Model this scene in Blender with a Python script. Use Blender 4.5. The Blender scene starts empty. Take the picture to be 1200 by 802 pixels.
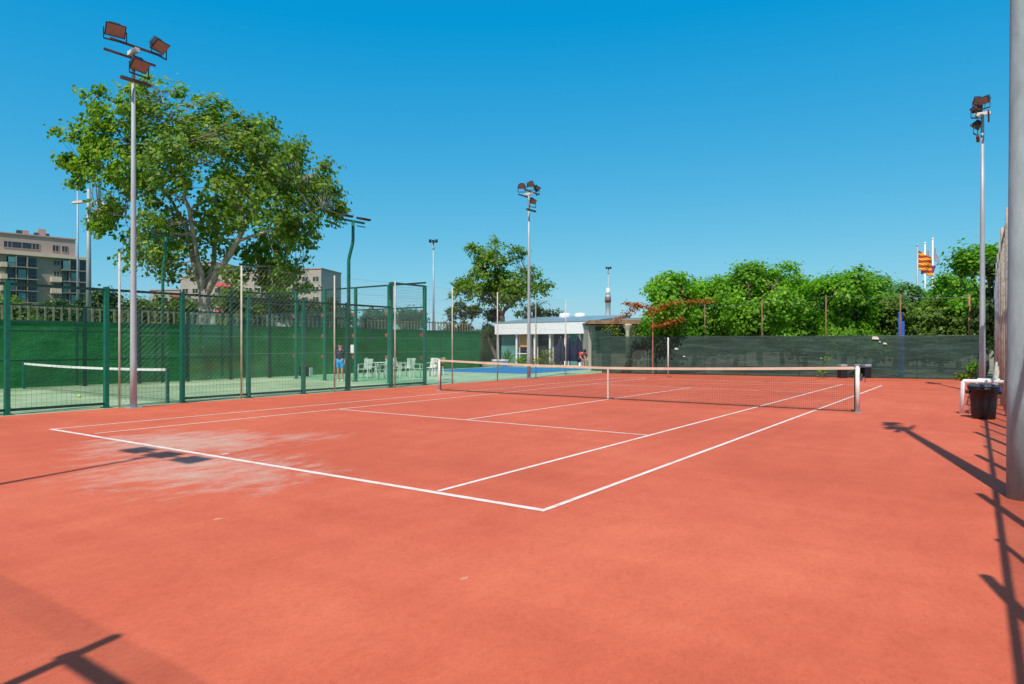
import bpy, math, random
from math import sin, cos, pi, radians as R
from mathutils import Vector, Matrix, Euler
random.seed(7)
sc = bpy.context.scene
col = sc.collection
V = Vector

# ------------------------------------------------------------------ materials
def nt(name):
    m = bpy.data.materials.new(name); m.use_nodes = True
    t = m.node_tree
    return m, t, t.nodes['Principled BSDF'], t.nodes['Material Output']

def noise(t, scale, detail=4, rough=.55, vec=None):
    n = t.nodes.new('ShaderNodeTexNoise'); n.inputs['Scale'].default_value = scale
    n.inputs['Detail'].default_value = detail; n.inputs['Roughness'].default_value = rough
    if vec: t.links.new(vec, n.inputs['Vector'])
    return n

def coords(t, scale=(1, 1, 1), rot=(0, 0, 0), kind='Object'):
    c = t.nodes.new('ShaderNodeTexCoord'); mp = t.nodes.new('ShaderNodeMapping')
    mp.inputs['Scale'].default_value = scale; mp.inputs['Rotation'].default_value = rot
    t.links.new(c.outputs[kind], mp.inputs['Vector'])
    return mp.outputs['Vector']

def ramp(t, fac, stops):
    r = t.nodes.new('ShaderNodeValToRGB'); e = r.color_ramp.elements
    while len(e) < len(stops): e.new(.5)
    for i, (p, c) in enumerate(stops):
        e[i].position = p; e[i].color = (*c, 1) if len(c) == 3 else c
    t.links.new(fac, r.inputs['Fac'])
    return r

def mixc(t, fac, a, b, mode='MIX'):
    m = t.nodes.new('ShaderNodeMix'); m.data_type = 'RGBA'; m.blend_type = mode
    for s, v in ((m.inputs[0], fac), (m.inputs[6], a), (m.inputs[7], b)):
        if hasattr(v, 'is_linked') or isinstance(v, bpy.types.NodeSocket): t.links.new(v, s)
        elif isinstance(v, (int, float)): s.default_value = v
        else: s.default_value = (*v, 1)
    return m.outputs[2]

def mth(t, op, a, b=None, clamp=False):
    m = t.nodes.new('ShaderNodeMath'); m.operation = op; m.use_clamp = clamp
    for s, v in ((m.inputs[0], a), (m.inputs[1], b)):
        if v is None: continue
        if isinstance(v, bpy.types.NodeSocket): t.links.new(v, s)
        else: s.default_value = v
    return m.outputs[0]

def mat(name, base, rough=.6, metal=0, var=.18, scale=6, bump=0, bscale=40, stretch=(1, 1, 1)):
    m, t, b, o = nt(name)
    v = coords(t, stretch)
    n = noise(t, scale, 5, .6, v)
    lo = tuple(max(0, c * (1 - var)) for c in base); hi = tuple(min(1, c * (1 + var)) for c in base)
    r = ramp(t, n.outputs['Fac'], [(.3, lo), (.7, hi)])
    t.links.new(r.outputs['Color'], b.inputs['Base Color'])
    b.inputs['Roughness'].default_value = rough; b.inputs['Metallic'].default_value = metal
    if bump:
        n2 = noise(t, bscale, 4, .6, v); bp = t.nodes.new('ShaderNodeBump')
        bp.inputs['Strength'].default_value = bump; bp.inputs['Distance'].default_value = .01
        t.links.new(n2.outputs['Fac'], bp.inputs['Height']); t.links.new(bp.outputs[0], b.inputs['Normal'])
    return m

def leafmat(name, a, b_, trans=.45, c3=None):
    m, t, b, o = nt(name)
    g = t.nodes.new('ShaderNodeNewGeometry')
    stops = [(0, a), (1, b_)] if c3 is None else [(0, a), (.8, b_), (1, c3)]
    r = ramp(t, g.outputs['Random Per Island'], stops)
    n = noise(t, .45, 3, .6, coords(t)); r2 = ramp(t, n.outputs['Fac'], [(.35, (.7, .75, .7)), (.65, (1.2, 1.15, 1.1))])
    c = mixc(t, 1.0, r.outputs['Color'], r2.outputs['Color'], 'MULTIPLY')
    t.links.new(c, b.inputs['Base Color']); b.inputs['Roughness'].default_value = .45
    b.inputs['Specular IOR Level'].default_value = .35
    tr = t.nodes.new('ShaderNodeBsdfTranslucent')
    c2 = mixc(t, 1.0, c, (1.3, 1.5, .5), 'MULTIPLY'); t.links.new(c2, tr.inputs['Color'])
    mx = t.nodes.new('ShaderNodeMixShader'); mx.inputs[0].default_value = trans
    t.links.new(b.outputs[0], mx.inputs[1]); t.links.new(tr.outputs[0], mx.inputs[2])
    t.links.new(mx.outputs[0], o.inputs['Surface'])
    return m

# red court: sandy acrylic red, drag streaks along the court, chalky worn patch, specks
def court_mat():
    m, t, b, o = nt('court_red')
    v = coords(t); vs = coords(t, (1.5, .35, 1), (0, 0, .12)); vx = coords(t, (.25, 1.6, 1), (0, 0, -.2))
    big = noise(t, .22, 4, .55, v); mid = noise(t, 1.1, 6, .65, vs); cross = noise(t, .8, 5, .65, vx)
    fine = noise(t, 55, 3, .7, v); gr = noise(t, 9, 6, .7, v)
    s = mth(t, 'ADD', mth(t, 'MULTIPLY', big.outputs['Fac'], .4), mth(t, 'MULTIPLY', mid.outputs['Fac'], .2))
    s = mth(t, 'ADD', s, mth(t, 'MULTIPLY', cross.outputs['Fac'], .2))
    s = mth(t, 'ADD', s, mth(t, 'MULTIPLY', gr.outputs['Fac'], .1))
    s = mth(t, 'ADD', s, mth(t, 'MULTIPLY', fine.outputs['Fac'], .1))
    r = ramp(t, s, [(.37, RED[0]), (.5, RED[1]), (.63, RED[2])])
    c = r.outputs['Color']
    # small pale scuffs
    sp = noise(t, 3.3, 5, .75, v); spm = ramp(t, sp.outputs['Fac'], [(.67, (0, 0, 0)), (.78, (.35, .35, .35))])
    c = mixc(t, spm.outputs['Color'], c, (.66, .30, .22))
    # dark scuffs
    dk = noise(t, 2.1, 7, .8, vs); dkm = ramp(t, dk.outputs['Fac'], [(.62, (0, 0, 0)), (.8, (.3, .3, .3))])
    c = mixc(t, dkm.outputs['Color'], c, (.33, .085, .06))
    # chalky worn patch on the baseline
    sx = t.nodes.new('ShaderNodeSeparateXYZ'); t.links.new(v, sx.inputs[0])
    def blob(cx, cy, rx, ry):
        dx = mth(t, 'DIVIDE', mth(t, 'SUBTRACT', sx.outputs[0], cx), rx); dy = mth(t, 'DIVIDE', mth(t, 'SUBTRACT', sx.outputs[1], cy), ry)
        d = mth(t, 'ADD', mth(t, 'MULTIPLY', dx, dx), mth(t, 'MULTIPLY', dy, dy))
        return mth(t, 'SUBTRACT', 1.0, d, True)
    w = mth(t, 'MAXIMUM', blob(-1.7, .4, 2.3, 1.9), mth(t, 'MULTIPLY', blob(.7, -.7, 2.9, 1.9), .8))
    w = mth(t, 'MAXIMUM', w, mth(t, 'MULTIPLY', blob(-.6, 1.6, 1.2, 1.8), .6))
    st = noise(t, 1.5, 9, .74, coords(t, (1.7, .85, 1), (0, 0, .3)))
    wm = mth(t, 'ADD', mth(t, 'MULTIPLY', w, .36), mth(t, 'MULTIPLY', st.outputs['Fac'], 1.0))
    wr = ramp(t, wm, [(.64, (0, 0, 0)), (.88, (.72, .72, .72))])
    wz = mth(t, 'MULTIPLY', wr.outputs['Color'], mth(t, 'MINIMUM', mth(t, 'MULTIPLY', w, 3.0), 1.0))
    c = mixc(t, wz, c, (.60, .40, .31))
    # grit, ball marks and small chips
    vo = t.nodes.new('ShaderNodeTexVoronoi'); vo.inputs['Scale'].default_value = 1.7; t.links.new(coords(t, (1, .55, 1), (0, 0, .5)), vo.inputs['Vector'])
    dd = mth(t, 'LESS_THAN', mth(t, 'ADD', vo.outputs['Distance'], mth(t, 'MULTIPLY', gr.outputs['Fac'], .05)), .075)
    sc_c = t.nodes.new('ShaderNodeSeparateColor'); t.links.new(vo.outputs['Color'], sc_c.inputs[0])
    c = mixc(t, mth(t, 'MULTIPLY', mth(t, 'MULTIPLY', dd, mth(t, 'GREATER_THAN', sc_c.outputs[0], .4)), .5), c, (.72, .36, .25))
    g2 = noise(t, 160, 2, .8, v); gm = ramp(t, g2.outputs['Fac'], [(.30, (.80, .78, .78)), (.5, (1, 1, 1)), (.72, (1.16, 1.2, 1.22))]); c = mixc(t, 1.0, c, gm.outputs['Color'], 'MULTIPLY')
    m3 = noise(t, 3.2, 8, .72, coords(t, (1, .6, 1), (0, 0, .4))); mm = ramp(t, m3.outputs['Fac'], [(.34, (.94, .92, .91)), (.5, (1, 1, 1)), (.66, (1.04, 1.07, 1.08))]); c = mixc(t, 1.0, c, mm.outputs['Color'], 'MULTIPLY')
    g3 = noise(t, 26, 6, .85, coords(t, (1, .7, 1), (0, 0, .8))); g3m = ramp(t, g3.outputs['Fac'], [(.34, (.86, .82, .81)), (.48, (1, 1, 1)), (.66, (1.06, 1.10, 1.12)), (.76, (1.25, 1.5, 1.6))]); c = mixc(t, 1.0, c, g3m.outputs['Color'], 'MULTIPLY')
    t.links.new(c, b.inputs['Base Color'])
    b.inputs['Roughness'].default_value = .82; b.inputs['Specular IOR Level'].default_value = .25
    bp = t.nodes.new('ShaderNodeBump'); bp.inputs['Strength'].default_value = .35; bp.inputs['Distance'].default_value = .004
    t.links.new(fine.outputs['Fac'], bp.inputs['Height']); t.links.new(bp.outputs[0], b.inputs['Normal'])
    return m
RED = [(.49, .093, .042), (.595, .120, .057), (.69, .162, .079)]

M = {}
M['court'] = court_mat()
def line_mat():
    m, t, b, o = nt('line_paint')
    n = noise(t, 5, 7, .75, coords(t)); r = ramp(t, n.outputs['Fac'], [(.30, (.62, .27, .18)), (.42, (.76, .58, .48)), (.55, (.82, .72, .64))])
    t.links.new(r.outputs['Color'], b.inputs['Base Color']); b.inputs['Roughness'].default_value = .75
    return m
M['line'] = line_mat()
def turf_mat(name, a, b2, c2):
    m, t, b, o = nt(name)
    v = coords(t); n = noise(t, .5, 6, .7, v); f = noise(t, 30, 4, .8, v)
    s = mth(t, 'ADD', mth(t, 'MULTIPLY', n.outputs['Fac'], .6), mth(t, 'MULTIPLY', f.outputs['Fac'], .4))
    r = ramp(t, s, [(.38, a), (.5, b2), (.62, c2)]); t.links.new(r.outputs['Color'], b.inputs['Base Color'])
    b.inputs['Roughness'].default_value = .9
    return m
M['turf'] = turf_mat('padel_turf', (.15, .26, .12), (.27, .38, .20), (.42, .48, .31))
M['greenpave'] = turf_mat('green_paving', (.25, .40, .22), (.31, .47, .28), (.40, .54, .34))
M['blue'] = mat('blue_court', (.012, .20, .43), .7, var=.12, scale=2)
M['ground'] = mat('dry_ground', (.24, .21, .13), .95, var=.4, scale=.15)
M['field'] = mat('field_grass', (.10, .14, .05), .95, var=.4, scale=.4)
M['hill'] = mat('hill_scrub', (.07, .10, .06), .95, var=.3, scale=.01)
M['green_steel'] = mat('green_painted_steel', (.003, .15, .085), .5, var=.25, scale=9)
M['dark_steel'] = mat('dark_green_steel', (.006, .045, .03), .5, var=.2)
M['wire_green'] = mat('green_wire', (.02, .10, .06), .5)
M['galv'] = mat('galvanised_steel', (.38, .42, .44), .55, .25, var=.16, scale=7, stretch=(1, 1, .25))
M['conc_pole'] = mat('weathered_pole', (.27, .34, .35), .7, .0, var=.22, scale=6, bump=.3, bscale=30, stretch=(1, 1, .3))
M['pole'] = mat('painted_pole', (.40, .45, .46), .6, .0, var=.14, scale=5, stretch=(1, 1, .2))
M['beige_post'] = mat('beige_post', (.52, .50, .39), .7, var=.2, scale=6)
M['oldiron'] = mat('old_iron', (.22, .12, .07), .85, var=.35, scale=9)
M['clamp'] = mat('dull_red_clamp', (.40, .07, .05), .6, var=.2)
M['greybeige'] = mat('grey_beige_post', (.36, .31, .25), .75, var=.3, scale=7)
M['rusty'] = mat('rusty_iron', (.36, .17, .09), .8, var=.35, scale=9)
M['brown_bar'] = mat('brown_bar', (.10, .055, .04), .6, var=.3)
M['black'] = mat('black_plastic', (.007, .009, .012), .5, var=.2)
M['darkgrey'] = mat('dark_grey', (.05, .06, .075), .55, var=.2)
M['white'] = mat('white_paint', (.80, .80, .78), .45, var=.06, scale=5)
M['dirtywhite'] = mat('dirty_white', (.66, .65, .60), .6, var=.15, scale=8)
M['tape'] = mat('net_band', (.64, .47, .35), .8, var=.16, scale=3)
M['cord'] = mat('net_cord', (.02, .02, .02), .8)
M['cable'] = mat('steel_cable', (.3, .3, .3), .4, .6)
M['red'] = mat('red_plastic', (.62, .05, .03), .55, var=.15)
M['lampglass'] = mat('lamp_glass', (.27, .20, .17), .3, .1, var=.08)
M['lampbody'] = mat('lamp_body', (.045, .04, .04), .5, .3, var=.2)
M['bark'] = mat('plane_bark', (.36, .31, .25), .85, var=.45, scale=3, bump=.6, bscale=12)
M['bark_dark'] = mat('dark_bark', (.12, .09, .07), .9, var=.35, scale=4)
M['leaf_plane'] = leafmat('leaf_plane', (.09, .18, .022), (.26, .38, .05), .54, (.40, .48, .09))
M['leaf_bright'] = leafmat('leaf_bright', (.09, .27, .015), (.25, .49, .03), .54, (.38, .56, .06))
M['leaf_olive'] = leafmat('leaf_olive', (.07, .15, .02), (.22, .32, .035), .45)
M['leaf_dark'] = leafmat('leaf_dark', (.03, .085, .02), (.10, .17, .035), .4)
M['leaf_blue'] = leafmat('leaf_bluegreen', (.08, .20, .08), (.20, .36, .15), .4)
M['leaf_yellow'] = leafmat('leaf_yellowgreen', (.10, .16, .01), (.32, .36, .03), .4)
M['leaf_orange'] = leafmat('leaf_orange', (.30, .07, .01), (.50, .22, .03), .35)
def cloth_mat(name, lo, mid, hi, sc_=(.35, .35, 2.2), see=.08):
    m, t, b, o = nt(name)
    v = coords(t, sc_); n = noise(t, 1.6, 6, .7, v); n2 = noise(t, 26, 3, .6, coords(t))
    s = mth(t, 'ADD', mth(t, 'MULTIPLY', n.outputs['Fac'], .8), mth(t, 'MULTIPLY', n2.outputs['Fac'], .2))
    r = ramp(t, s, [(.36, lo), (.5, mid), (.66, hi)]); t.links.new(r.outputs['Color'], b.inputs['Base Color'])
    b.inputs['Roughness'].default_value = .85; b.inputs['Specular IOR Level'].default_value = .2
    bp = t.nodes.new('ShaderNodeBump'); bp.inputs['Strength'].default_value = .8; bp.inputs['Distance'].default_value = .12
    t.links.new(n.outputs['Fac'], bp.inputs['Height']); t.links.new(bp.outputs[0], b.inputs['Normal'])
    if see:
        tr = t.nodes.new('ShaderNodeBsdfTransparent'); mx = t.nodes.new('ShaderNodeMixShader'); mx.inputs[0].default_value = see
        t.links.new(b.outputs[0], mx.inputs[1]); t.links.new(tr.outputs[0], mx.inputs[2]); t.links.new(mx.outputs[0], o.inputs['Surface'])
    return m
M['shade'] = cloth_mat('windbreak_cloth', (.024, .050, .042), (.034, .068, .056), (.062, .115, .096), see=.12)
M['sheer'] = cloth_mat('sheer_netting', (.03, .06, .05), (.04, .07, .06), (.06, .1, .09), see=.94)
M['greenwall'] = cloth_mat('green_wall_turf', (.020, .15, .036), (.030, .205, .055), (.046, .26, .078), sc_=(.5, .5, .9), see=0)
def glass_mat(name, tint=(.9, 1, .97), gloss=.08):
    m, t, b, o = nt(name)
    t.nodes.remove(b); tr = t.nodes.new('ShaderNodeBsdfTransparent'); tr.inputs[0].default_value = (*tint, 1)
    gl = t.nodes.new('ShaderNodeBsdfGlossy'); gl.inputs['Roughness'].default_value = .03
    mx = t.nodes.new('ShaderNodeMixShader'); mx.inputs[0].default_value = gloss
    t.links.new(tr.outputs[0], mx.inputs[1]); t.links.new(gl.outputs[0], mx.inputs[2]); t.links.new(mx.outputs[0], o.inputs['Surface'])
    return m
M['glass'] = glass_mat('clear_glass', (.86, .97, .92), .06)
M['winglass'] = mat('window_glass', (.03, .04, .05), .12, var=.3, scale=.4)
M['winglass_teal'] = mat('window_glass_teal', (.10, .26, .24), .2, var=.2, scale=.6)
M['curtain'] = mat('orange_blind', (.50, .30, .11), .7, var=.15)
M['brickpanel'] = mat('brown_panel', (.28, .11, .06), .7, var=.2)
M['plaster_pink'] = mat('pink_plaster', (.44, .32, .27), .85, var=.06, scale=.3)
M['plaster_olive'] = mat('olive_plaster', (.27, .26, .21), .85, var=.08, scale=.3)
M['plaster_cream'] = mat('cream_plaster', (.58, .50, .36), .8, var=.08, scale=.4)
M['plaster_beige'] = mat('beige_plaster', (.40, .36, .31), .85, var=.08, scale=.3)
M['awning'] = mat('red_awning', (.42, .06, .07), .8, var=.15)
M['roofmetal'] = mat('grey_metal_roof', (.23, .33, .36), .5, .2, var=.12, scale=2)
M['wood'] = mat('brown_wood', (.28, .16, .09), .7, var=.3, scale=3)
M['slat'] = mat('pale_wood_slat', (.28, .26, .15), .9, var=.35, scale=4)
M['skin'] = mat('skin', (.50, .25, .17), .55, var=.08)
M['navy'] = mat('navy_cloth', (.018, .026, .05), .85, var=.15)
M['bluecloth'] = mat('blue_cloth', (.02, .30, .60), .85, var=.15)
M['redcloth'] = mat('red_cloth', (.75, .03, .04), .85, var=.15)
M['hair'] = mat('dark_hair', (.02, .014, .01), .6, var=.2)
M['ball'] = mat('tennis_ball', (.50, .72, .03), .9, var=.1, scale=20)
M['soil'] = mat('terracotta', (.35, .14, .08), .85, var=.2)
M['bluepaint'] = mat('blue_paint', (.03, .12, .50), .5, var=.15)
M['flagwhite'] = mat('white_flag_cloth', (.75, .78, .82), .8, var=.06)
M['flaggrey'] = mat('grey_flag_cloth', (.30, .36, .45), .8, var=.12)
M['flagpurple'] = mat('purple_flag_cloth', (.22, .04, .16), .8, var=.2)
M['greenplastic'] = mat('green_plastic', (.03, .30, .05), .5, var=.2)
def senyera():
    m, t, b, o = nt('striped_flag')
    c = t.nodes.new('ShaderNodeTexCoord'); s = t.nodes.new('ShaderNodeSeparateXYZ'); t.links.new(c.outputs['Object'], s.inputs[0])
    f = mth(t, 'FRACT', mth(t, 'DIVIDE', mth(t, 'SUBTRACT', s.outputs[2], .02), .44))
    k = mth(t, 'GREATER_THAN', f, .5)
    t.links.new(mixc(t, k, (.85, .42, .02), (.45, .03, .02)), b.inputs['Base Color']); b.inputs['Roughness'].default_value = .8
    return m
M['senyera'] = senyera()

# ------------------------------------------------------------------ mesh builder
class MB:
    def __init__(s): s.v = []; s.f = []
    def poly(s, pts): n = len(s.v); s.v += [tuple(p) for p in pts]; s.f.append(tuple(range(n, n + len(pts)))); return s
    def hexa(s, p):      # 8 pts: bottom 0-3, top 4-7
        n = len(s.v); s.v += [tuple(q) for q in p]
        for f in ((3, 2, 1, 0), (4, 5, 6, 7), (0, 1, 5, 4), (1, 2, 6, 5), (2, 3, 7, 6), (3, 0, 4, 7)): s.f.append(tuple(n + i for i in f))
        return s
    def box(s, c, d, rz=0, rot=None):
        m = rot if rot else Matrix.Rotation(rz, 3, 'Z'); c = V(c); h = V(d) / 2
        return s.hexa([c + m @ V((x * h.x, y * h.y, z * h.z)) for z in (-1, 1) for x, y in ((-1, -1), (1, -1), (1, 1), (-1, 1))])
    def bar(s, a, b, w, h=None, up=(0, 0, 1)):
        a, b = V(a), V(b); h = h or w; d = (b - a).normalized(); u = V(up)
        if abs(d.dot(u)) > .98: u = V((0, 1, 0))
        x = d.cross(u).normalized(); y = x.cross(d).normalized()
        return s.hexa([p + x * i * w / 2 + y * j * h / 2 for p in (a, b) for i, j in ((-1, -1), (1, -1), (1, 1), (-1, 1))])
    def tube(s, pts, rad, n=8, cap=True):
        pts = [V(p) for p in pts]; rad = rad if isinstance(rad, (list, tuple)) else [rad] * len(pts)
        b0 = len(s.v); px = None
        for i, p in enumerate(pts):
            d = (pts[min(i + 1, len(pts) - 1)] - pts[max(i - 1, 0)]).normalized()
            if px is None:
                u = V((0, 0, 1)) if abs(d.z) < .9 else V((1, 0, 0)); px = d.cross(u).normalized()
            else:
                px = (px - d * px.dot(d)).normalized()
            py = d.cross(px)
            for k in range(n):
                a = 2 * pi * k / n; s.v.append(tuple(p + (px * cos(a) + py * sin(a)) * rad[i]))
        for i in range(len(pts) - 1):
            for k in range(n):
                k2 = (k + 1) % n; o = b0 + i * n
                s.f.append((o + k, o + k2, o + n + k2, o + n + k))
        if cap:
            s.f.append(tuple(b0 + k for k in reversed(range(n)))); o = b0 + (len(pts) - 1) * n; s.f.append(tuple(o + k for k in range(n)))
        return s
    def wire(s, a, b, r):
        return s.tube([a, b], r, 3, False)
    def lathe(s, c, prof, n=16):
        return s.tube([(c[0], c[1], c[2] + z + i * 1e-5) for i, (r, z) in enumerate(prof)], [r for r, z in prof], n)
    def ball(s, c, r, sc_=(1, 1, 1), n=10, m=6):
        c = V(c); b0 = len(s.v); s.v.append(tuple(c + V((0, 0, r * sc_[2]))))
        for j in range(1, m):
            t = pi * j / m
            for k in range(n):
                a = 2 * pi * k / n; s.v.append(tuple(c + V((r * sin(t) * cos(a) * sc_[0], r * sin(t) * sin(a) * sc_[1], r * cos(t) * sc_[2]))))
        s.v.append(tuple(c - V((0, 0, r * sc_[2])))); e = len(s.v) - 1
        for k in range(n): s.f.append((b0, b0 + 1 + k, b0 + 1 + (k + 1) % n)); o = b0 + 1 + (m - 2) * n; s.f.append((e, o + (k + 1) % n, o + k))
        for j in range(m - 2):
            for k in range(n):
                o = b0 + 1 + j * n; k2 = (k + 1) % n; s.f.append((o + k, o + n + k, o + n + k2, o + k2))
        return s
    def build(s, name, m, parent=None, smooth=False, bevel=0):
        me = bpy.data.meshes.new(name); me.from_pydata(s.v, [], s.f); me.materials.append(M[m] if isinstance(m, str) else m)
        if smooth: me.polygons.foreach_set('use_smooth', [True] * len(me.polygons))
        me.update(); o = bpy.data.objects.new(name, me); col.objects.link(o)
        if parent: o.parent = parent
        if bevel:
            bv = o.modifiers.new('bevel', 'BEVEL'); bv.width = bevel; bv.segments = 2; bv.limit_method = 'ANGLE'
        return o

def tag(o, label=None, cat=None, group=None, kind=None):
    if label: o['label'] = label
    if cat: o['category'] = cat
    if group: o['group'] = group
    if kind: o['kind'] = kind
    return o
def empty(name, loc=(0, 0, 0), rz=0, label=None, cat=None, group=None):
    o = bpy.data.objects.new(name, None); col.objects.link(o); o.location = loc; o.rotation_euler = (0, 0, rz)
    return tag(o, label, cat, group)
def copy_tree(o, parent=None):
    c = o.copy(); col.objects.link(c)
    if parent: c.parent = parent
    for ch in list(o.children): copy_tree(ch, c)
    return c

# ------------------------------------------------------------------ camera frame used to place far things on the map
CX, CY, CH, YAW, F, PY = 8.94, -5.3545, 1.5676, -.62, 790., 404.
def at(px, d, z=0):      # a map position: bearing as seen from the camera spot, distance in metres
    l = (px - 600) / F * d
    return V((CX + l * cos(YAW) + d * sin(YAW), CY - l * sin(YAW) + d * cos(YAW), z))
def hz(y, d): return CH - (y - PY) * d / F
RGT = V((cos(YAW), -sin(YAW), 0)); FWD = V((sin(YAW), cos(YAW), 0))

cam_d = bpy.data.cameras.new('camera'); cam = bpy.data.objects.new('camera', cam_d); col.objects.link(cam)
cam_d.sensor_width = 36; cam_d.lens = F / 1200 * 36; cam_d.shift_y = 3 / 1200; cam_d.clip_end = 9000; cam_d.clip_start = .05
cam.location = (CX, CY, CH); cam.rotation_euler = (R(90), 0, -YAW)
sc.camera = cam

# ------------------------------------------------------------------ light
SUN_EL = R(54.5); SA = V((.262, -.965, 0)).normalized()
sd = bpy.data.lights.new('sun', 'SUN'); sun = bpy.data.objects.new('sun', sd); col.objects.link(sun)
sd.energy = 4.4; sd.angle = R(.53); sd.color = (1, .955, .89)
ldir = -(SA * cos(SUN_EL) + V((0, 0, sin(SUN_EL))))
sun.rotation_euler = ldir.to_track_quat('-Z', 'Y').to_euler(); sun.location = (0, 0, 30)
w = bpy.data.worlds.new('World'); sc.world = w; w.use_nodes = True; t = w.node_tree
bg = t.nodes['Background']; sky = t.nodes.new('ShaderNodeTexSky'); sky.sky_type = 'NISHITA'; sky.sun_disc = False
sky.sun_elevation = SUN_EL; sky.sun_rotation = math.atan2(SA.x, SA.y)
sky.air_density = 1.0; sky.dust_density = .5; sky.ozone_density = 2.0; sky.altitude = 50
# film-like response of the deep cyan summer sky: each channel of the sky colour gets its own gain and contrast
SKS = .12
sp_ = t.nodes.new('ShaderNodeSeparateColor'); cb_ = t.nodes.new('ShaderNodeCombineColor'); t.links.new(sky.outputs[0], sp_.inputs[0])
rc_ = mth(t, 'MAXIMUM', mth(t, 'SUBTRACT', mth(t, 'MULTIPLY', sp_.outputs[0], .60), .085 / SKS), .002 / SKS)
gc_ = mth(t, 'MULTIPLY', mth(t, 'POWER', mth(t, 'MULTIPLY', sp_.outputs[1], SKS), .59), .722 / SKS)
bc_ = mth(t, 'MULTIPLY', mth(t, 'POWER', mth(t, 'MULTIPLY', sp_.outputs[2], SKS), .24), .825 / SKS)
for k_, v_ in enumerate((rc_, gc_, bc_)): t.links.new(v_, cb_.inputs[k_])
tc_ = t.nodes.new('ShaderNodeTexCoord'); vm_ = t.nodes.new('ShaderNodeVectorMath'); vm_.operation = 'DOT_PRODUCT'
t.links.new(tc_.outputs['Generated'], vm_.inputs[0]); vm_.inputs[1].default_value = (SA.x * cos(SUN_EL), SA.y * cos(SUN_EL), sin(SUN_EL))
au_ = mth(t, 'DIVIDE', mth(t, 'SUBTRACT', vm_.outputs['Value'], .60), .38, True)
warm_ = mixc(t, 1.0, sky.outputs[0], (1.35, .85, .62), 'MULTIPLY')   # warm tint added to the unseen sunward sky, reddens the fill in shadows
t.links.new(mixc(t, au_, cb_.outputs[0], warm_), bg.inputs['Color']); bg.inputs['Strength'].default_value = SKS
vs = sc.view_settings; vs.view_transform = 'Standard'; vs.look = 'None'; vs.exposure = 0; vs.gamma = 1; vs.use_curve_mapping = False
sc.cycles.max_bounces = 8; sc.cycles.transparent_max_bounces = 24; sc.cycles.use_denoising = True

# ------------------------------------------------------------------ the setting
def sheet(name, pts, z, m):
    o = MB().poly([(x, y, z) for x, y in pts]).build(name, m); return tag(o, kind='structure')
sheet('ground', [(-3000, -3000), (3000, -3000), (3000, 3000), (-3000, 3000)], -.012, 'ground')
sheet('green_paving', [(-20.1, -12), (-8.72, -12), (-8.72, 27.85), (-8.6, 37.9), (-20.1, 37.9)], -.006, 'greenpave')
sheet('padel_turf', [(-19, -6), (-9, -6), (-9, 14), (-19, 14)], -.002, 'turf')
sheet('blue_court', [(-19.2, 24.4), (-11.4, 24.4), (-12.0, 33.2), (-19.2, 33.2)], -.002, 'blue')
sheet('tennis_court', [(-8.72, -14), (11.5, -14), (11.5, 31.4), (-8.72, 27.9)], 0, 'court')
lm = MB()
def ln(a, b, w_=.06):
    a, b = V((*a, .004)), V((*b, .004)); n = (b - a).normalized().cross(V((0, 0, 1))) * w_ / 2
    lm.poly([a - n, a + n, b + n, b - n]) if False else lm.poly([a + n, b + n, b - n, a - n])
NL, NLs = (-5.24, -.16), (-3.93, -.02)
ln((NL[0] - .02, NL[1] - .0), (5.51, 0), .085)
ln((5.485, .043), (5.485, 23.72)); ln((4.115, .043), (4.115, 23.72))
ln((NL[0] + .02, NL[1] + .05), (-5.485, 23.72)); ln((NLs[0], NLs[1] + .05), (-4.115, 23.72))
ln((-3.98, 5.485), (4.09, 5.485)); ln((-4.07, 18.285), (4.09, 18.285)); ln((0, 5.51), (0, 18.26)); ln((-5.51, 23.77), (5.51, 23.77), .08)
ln((0, .05), (0, .16))
for i, (x, y, z) in enumerate(lm.v): lm.v[i] = (x, y, .004)
tag(lm.build('court_lines', 'line'), kind='structure')
# raised field behind the green retaining wall
e = MB(); e.box((-160, -4, 1.1), (279.4, 72, 2.2)); e.box((-175, 146, 1.09), (290, 228, 2.18))
tag(e.build('raised_field', 'field'), kind='structure')
# distant hills
hm = MB(); nseg = 60; prev = None
for r0, hh, dd in ((900, 20, 0), (1500, 48, 3)):
    pr = None
    for k in range(nseg + 1):
        px = -200 + 1500 * k / nseg; p = at(px, r0)
        h = hh * (.55 + .3 * sin(px * .011 + dd) + .18 * sin(px * .037 + dd * 2) + .08 * sin(px * .09))
        h *= 1.0 if px < 900 else max(.3, 1 - (px - 900) / 500)
        cur = (p, h)
        if pr:
            a, ha = pr; b = p; fw = (FWD * 250)
            hm.poly([(a.x, a.y, -1), (b.x, b.y, -1), (b.x + fw.x * .5, b.y + fw.y * .5, h), (a.x + fw.x * .5, a.y + fw.y * .5, ha)])
            hm.poly([(a.x + fw.x * .5, a.y + fw.y * .5, ha), (b.x + fw.x * .5, b.y + fw.y * .5, h), (b.x + fw.x, b.y + fw.y, -1), (a.x + fw.x, a.y + fw.y, -1)])
        pr = cur
tag(hm.build('hills', 'hill'), kind='structure')

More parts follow.
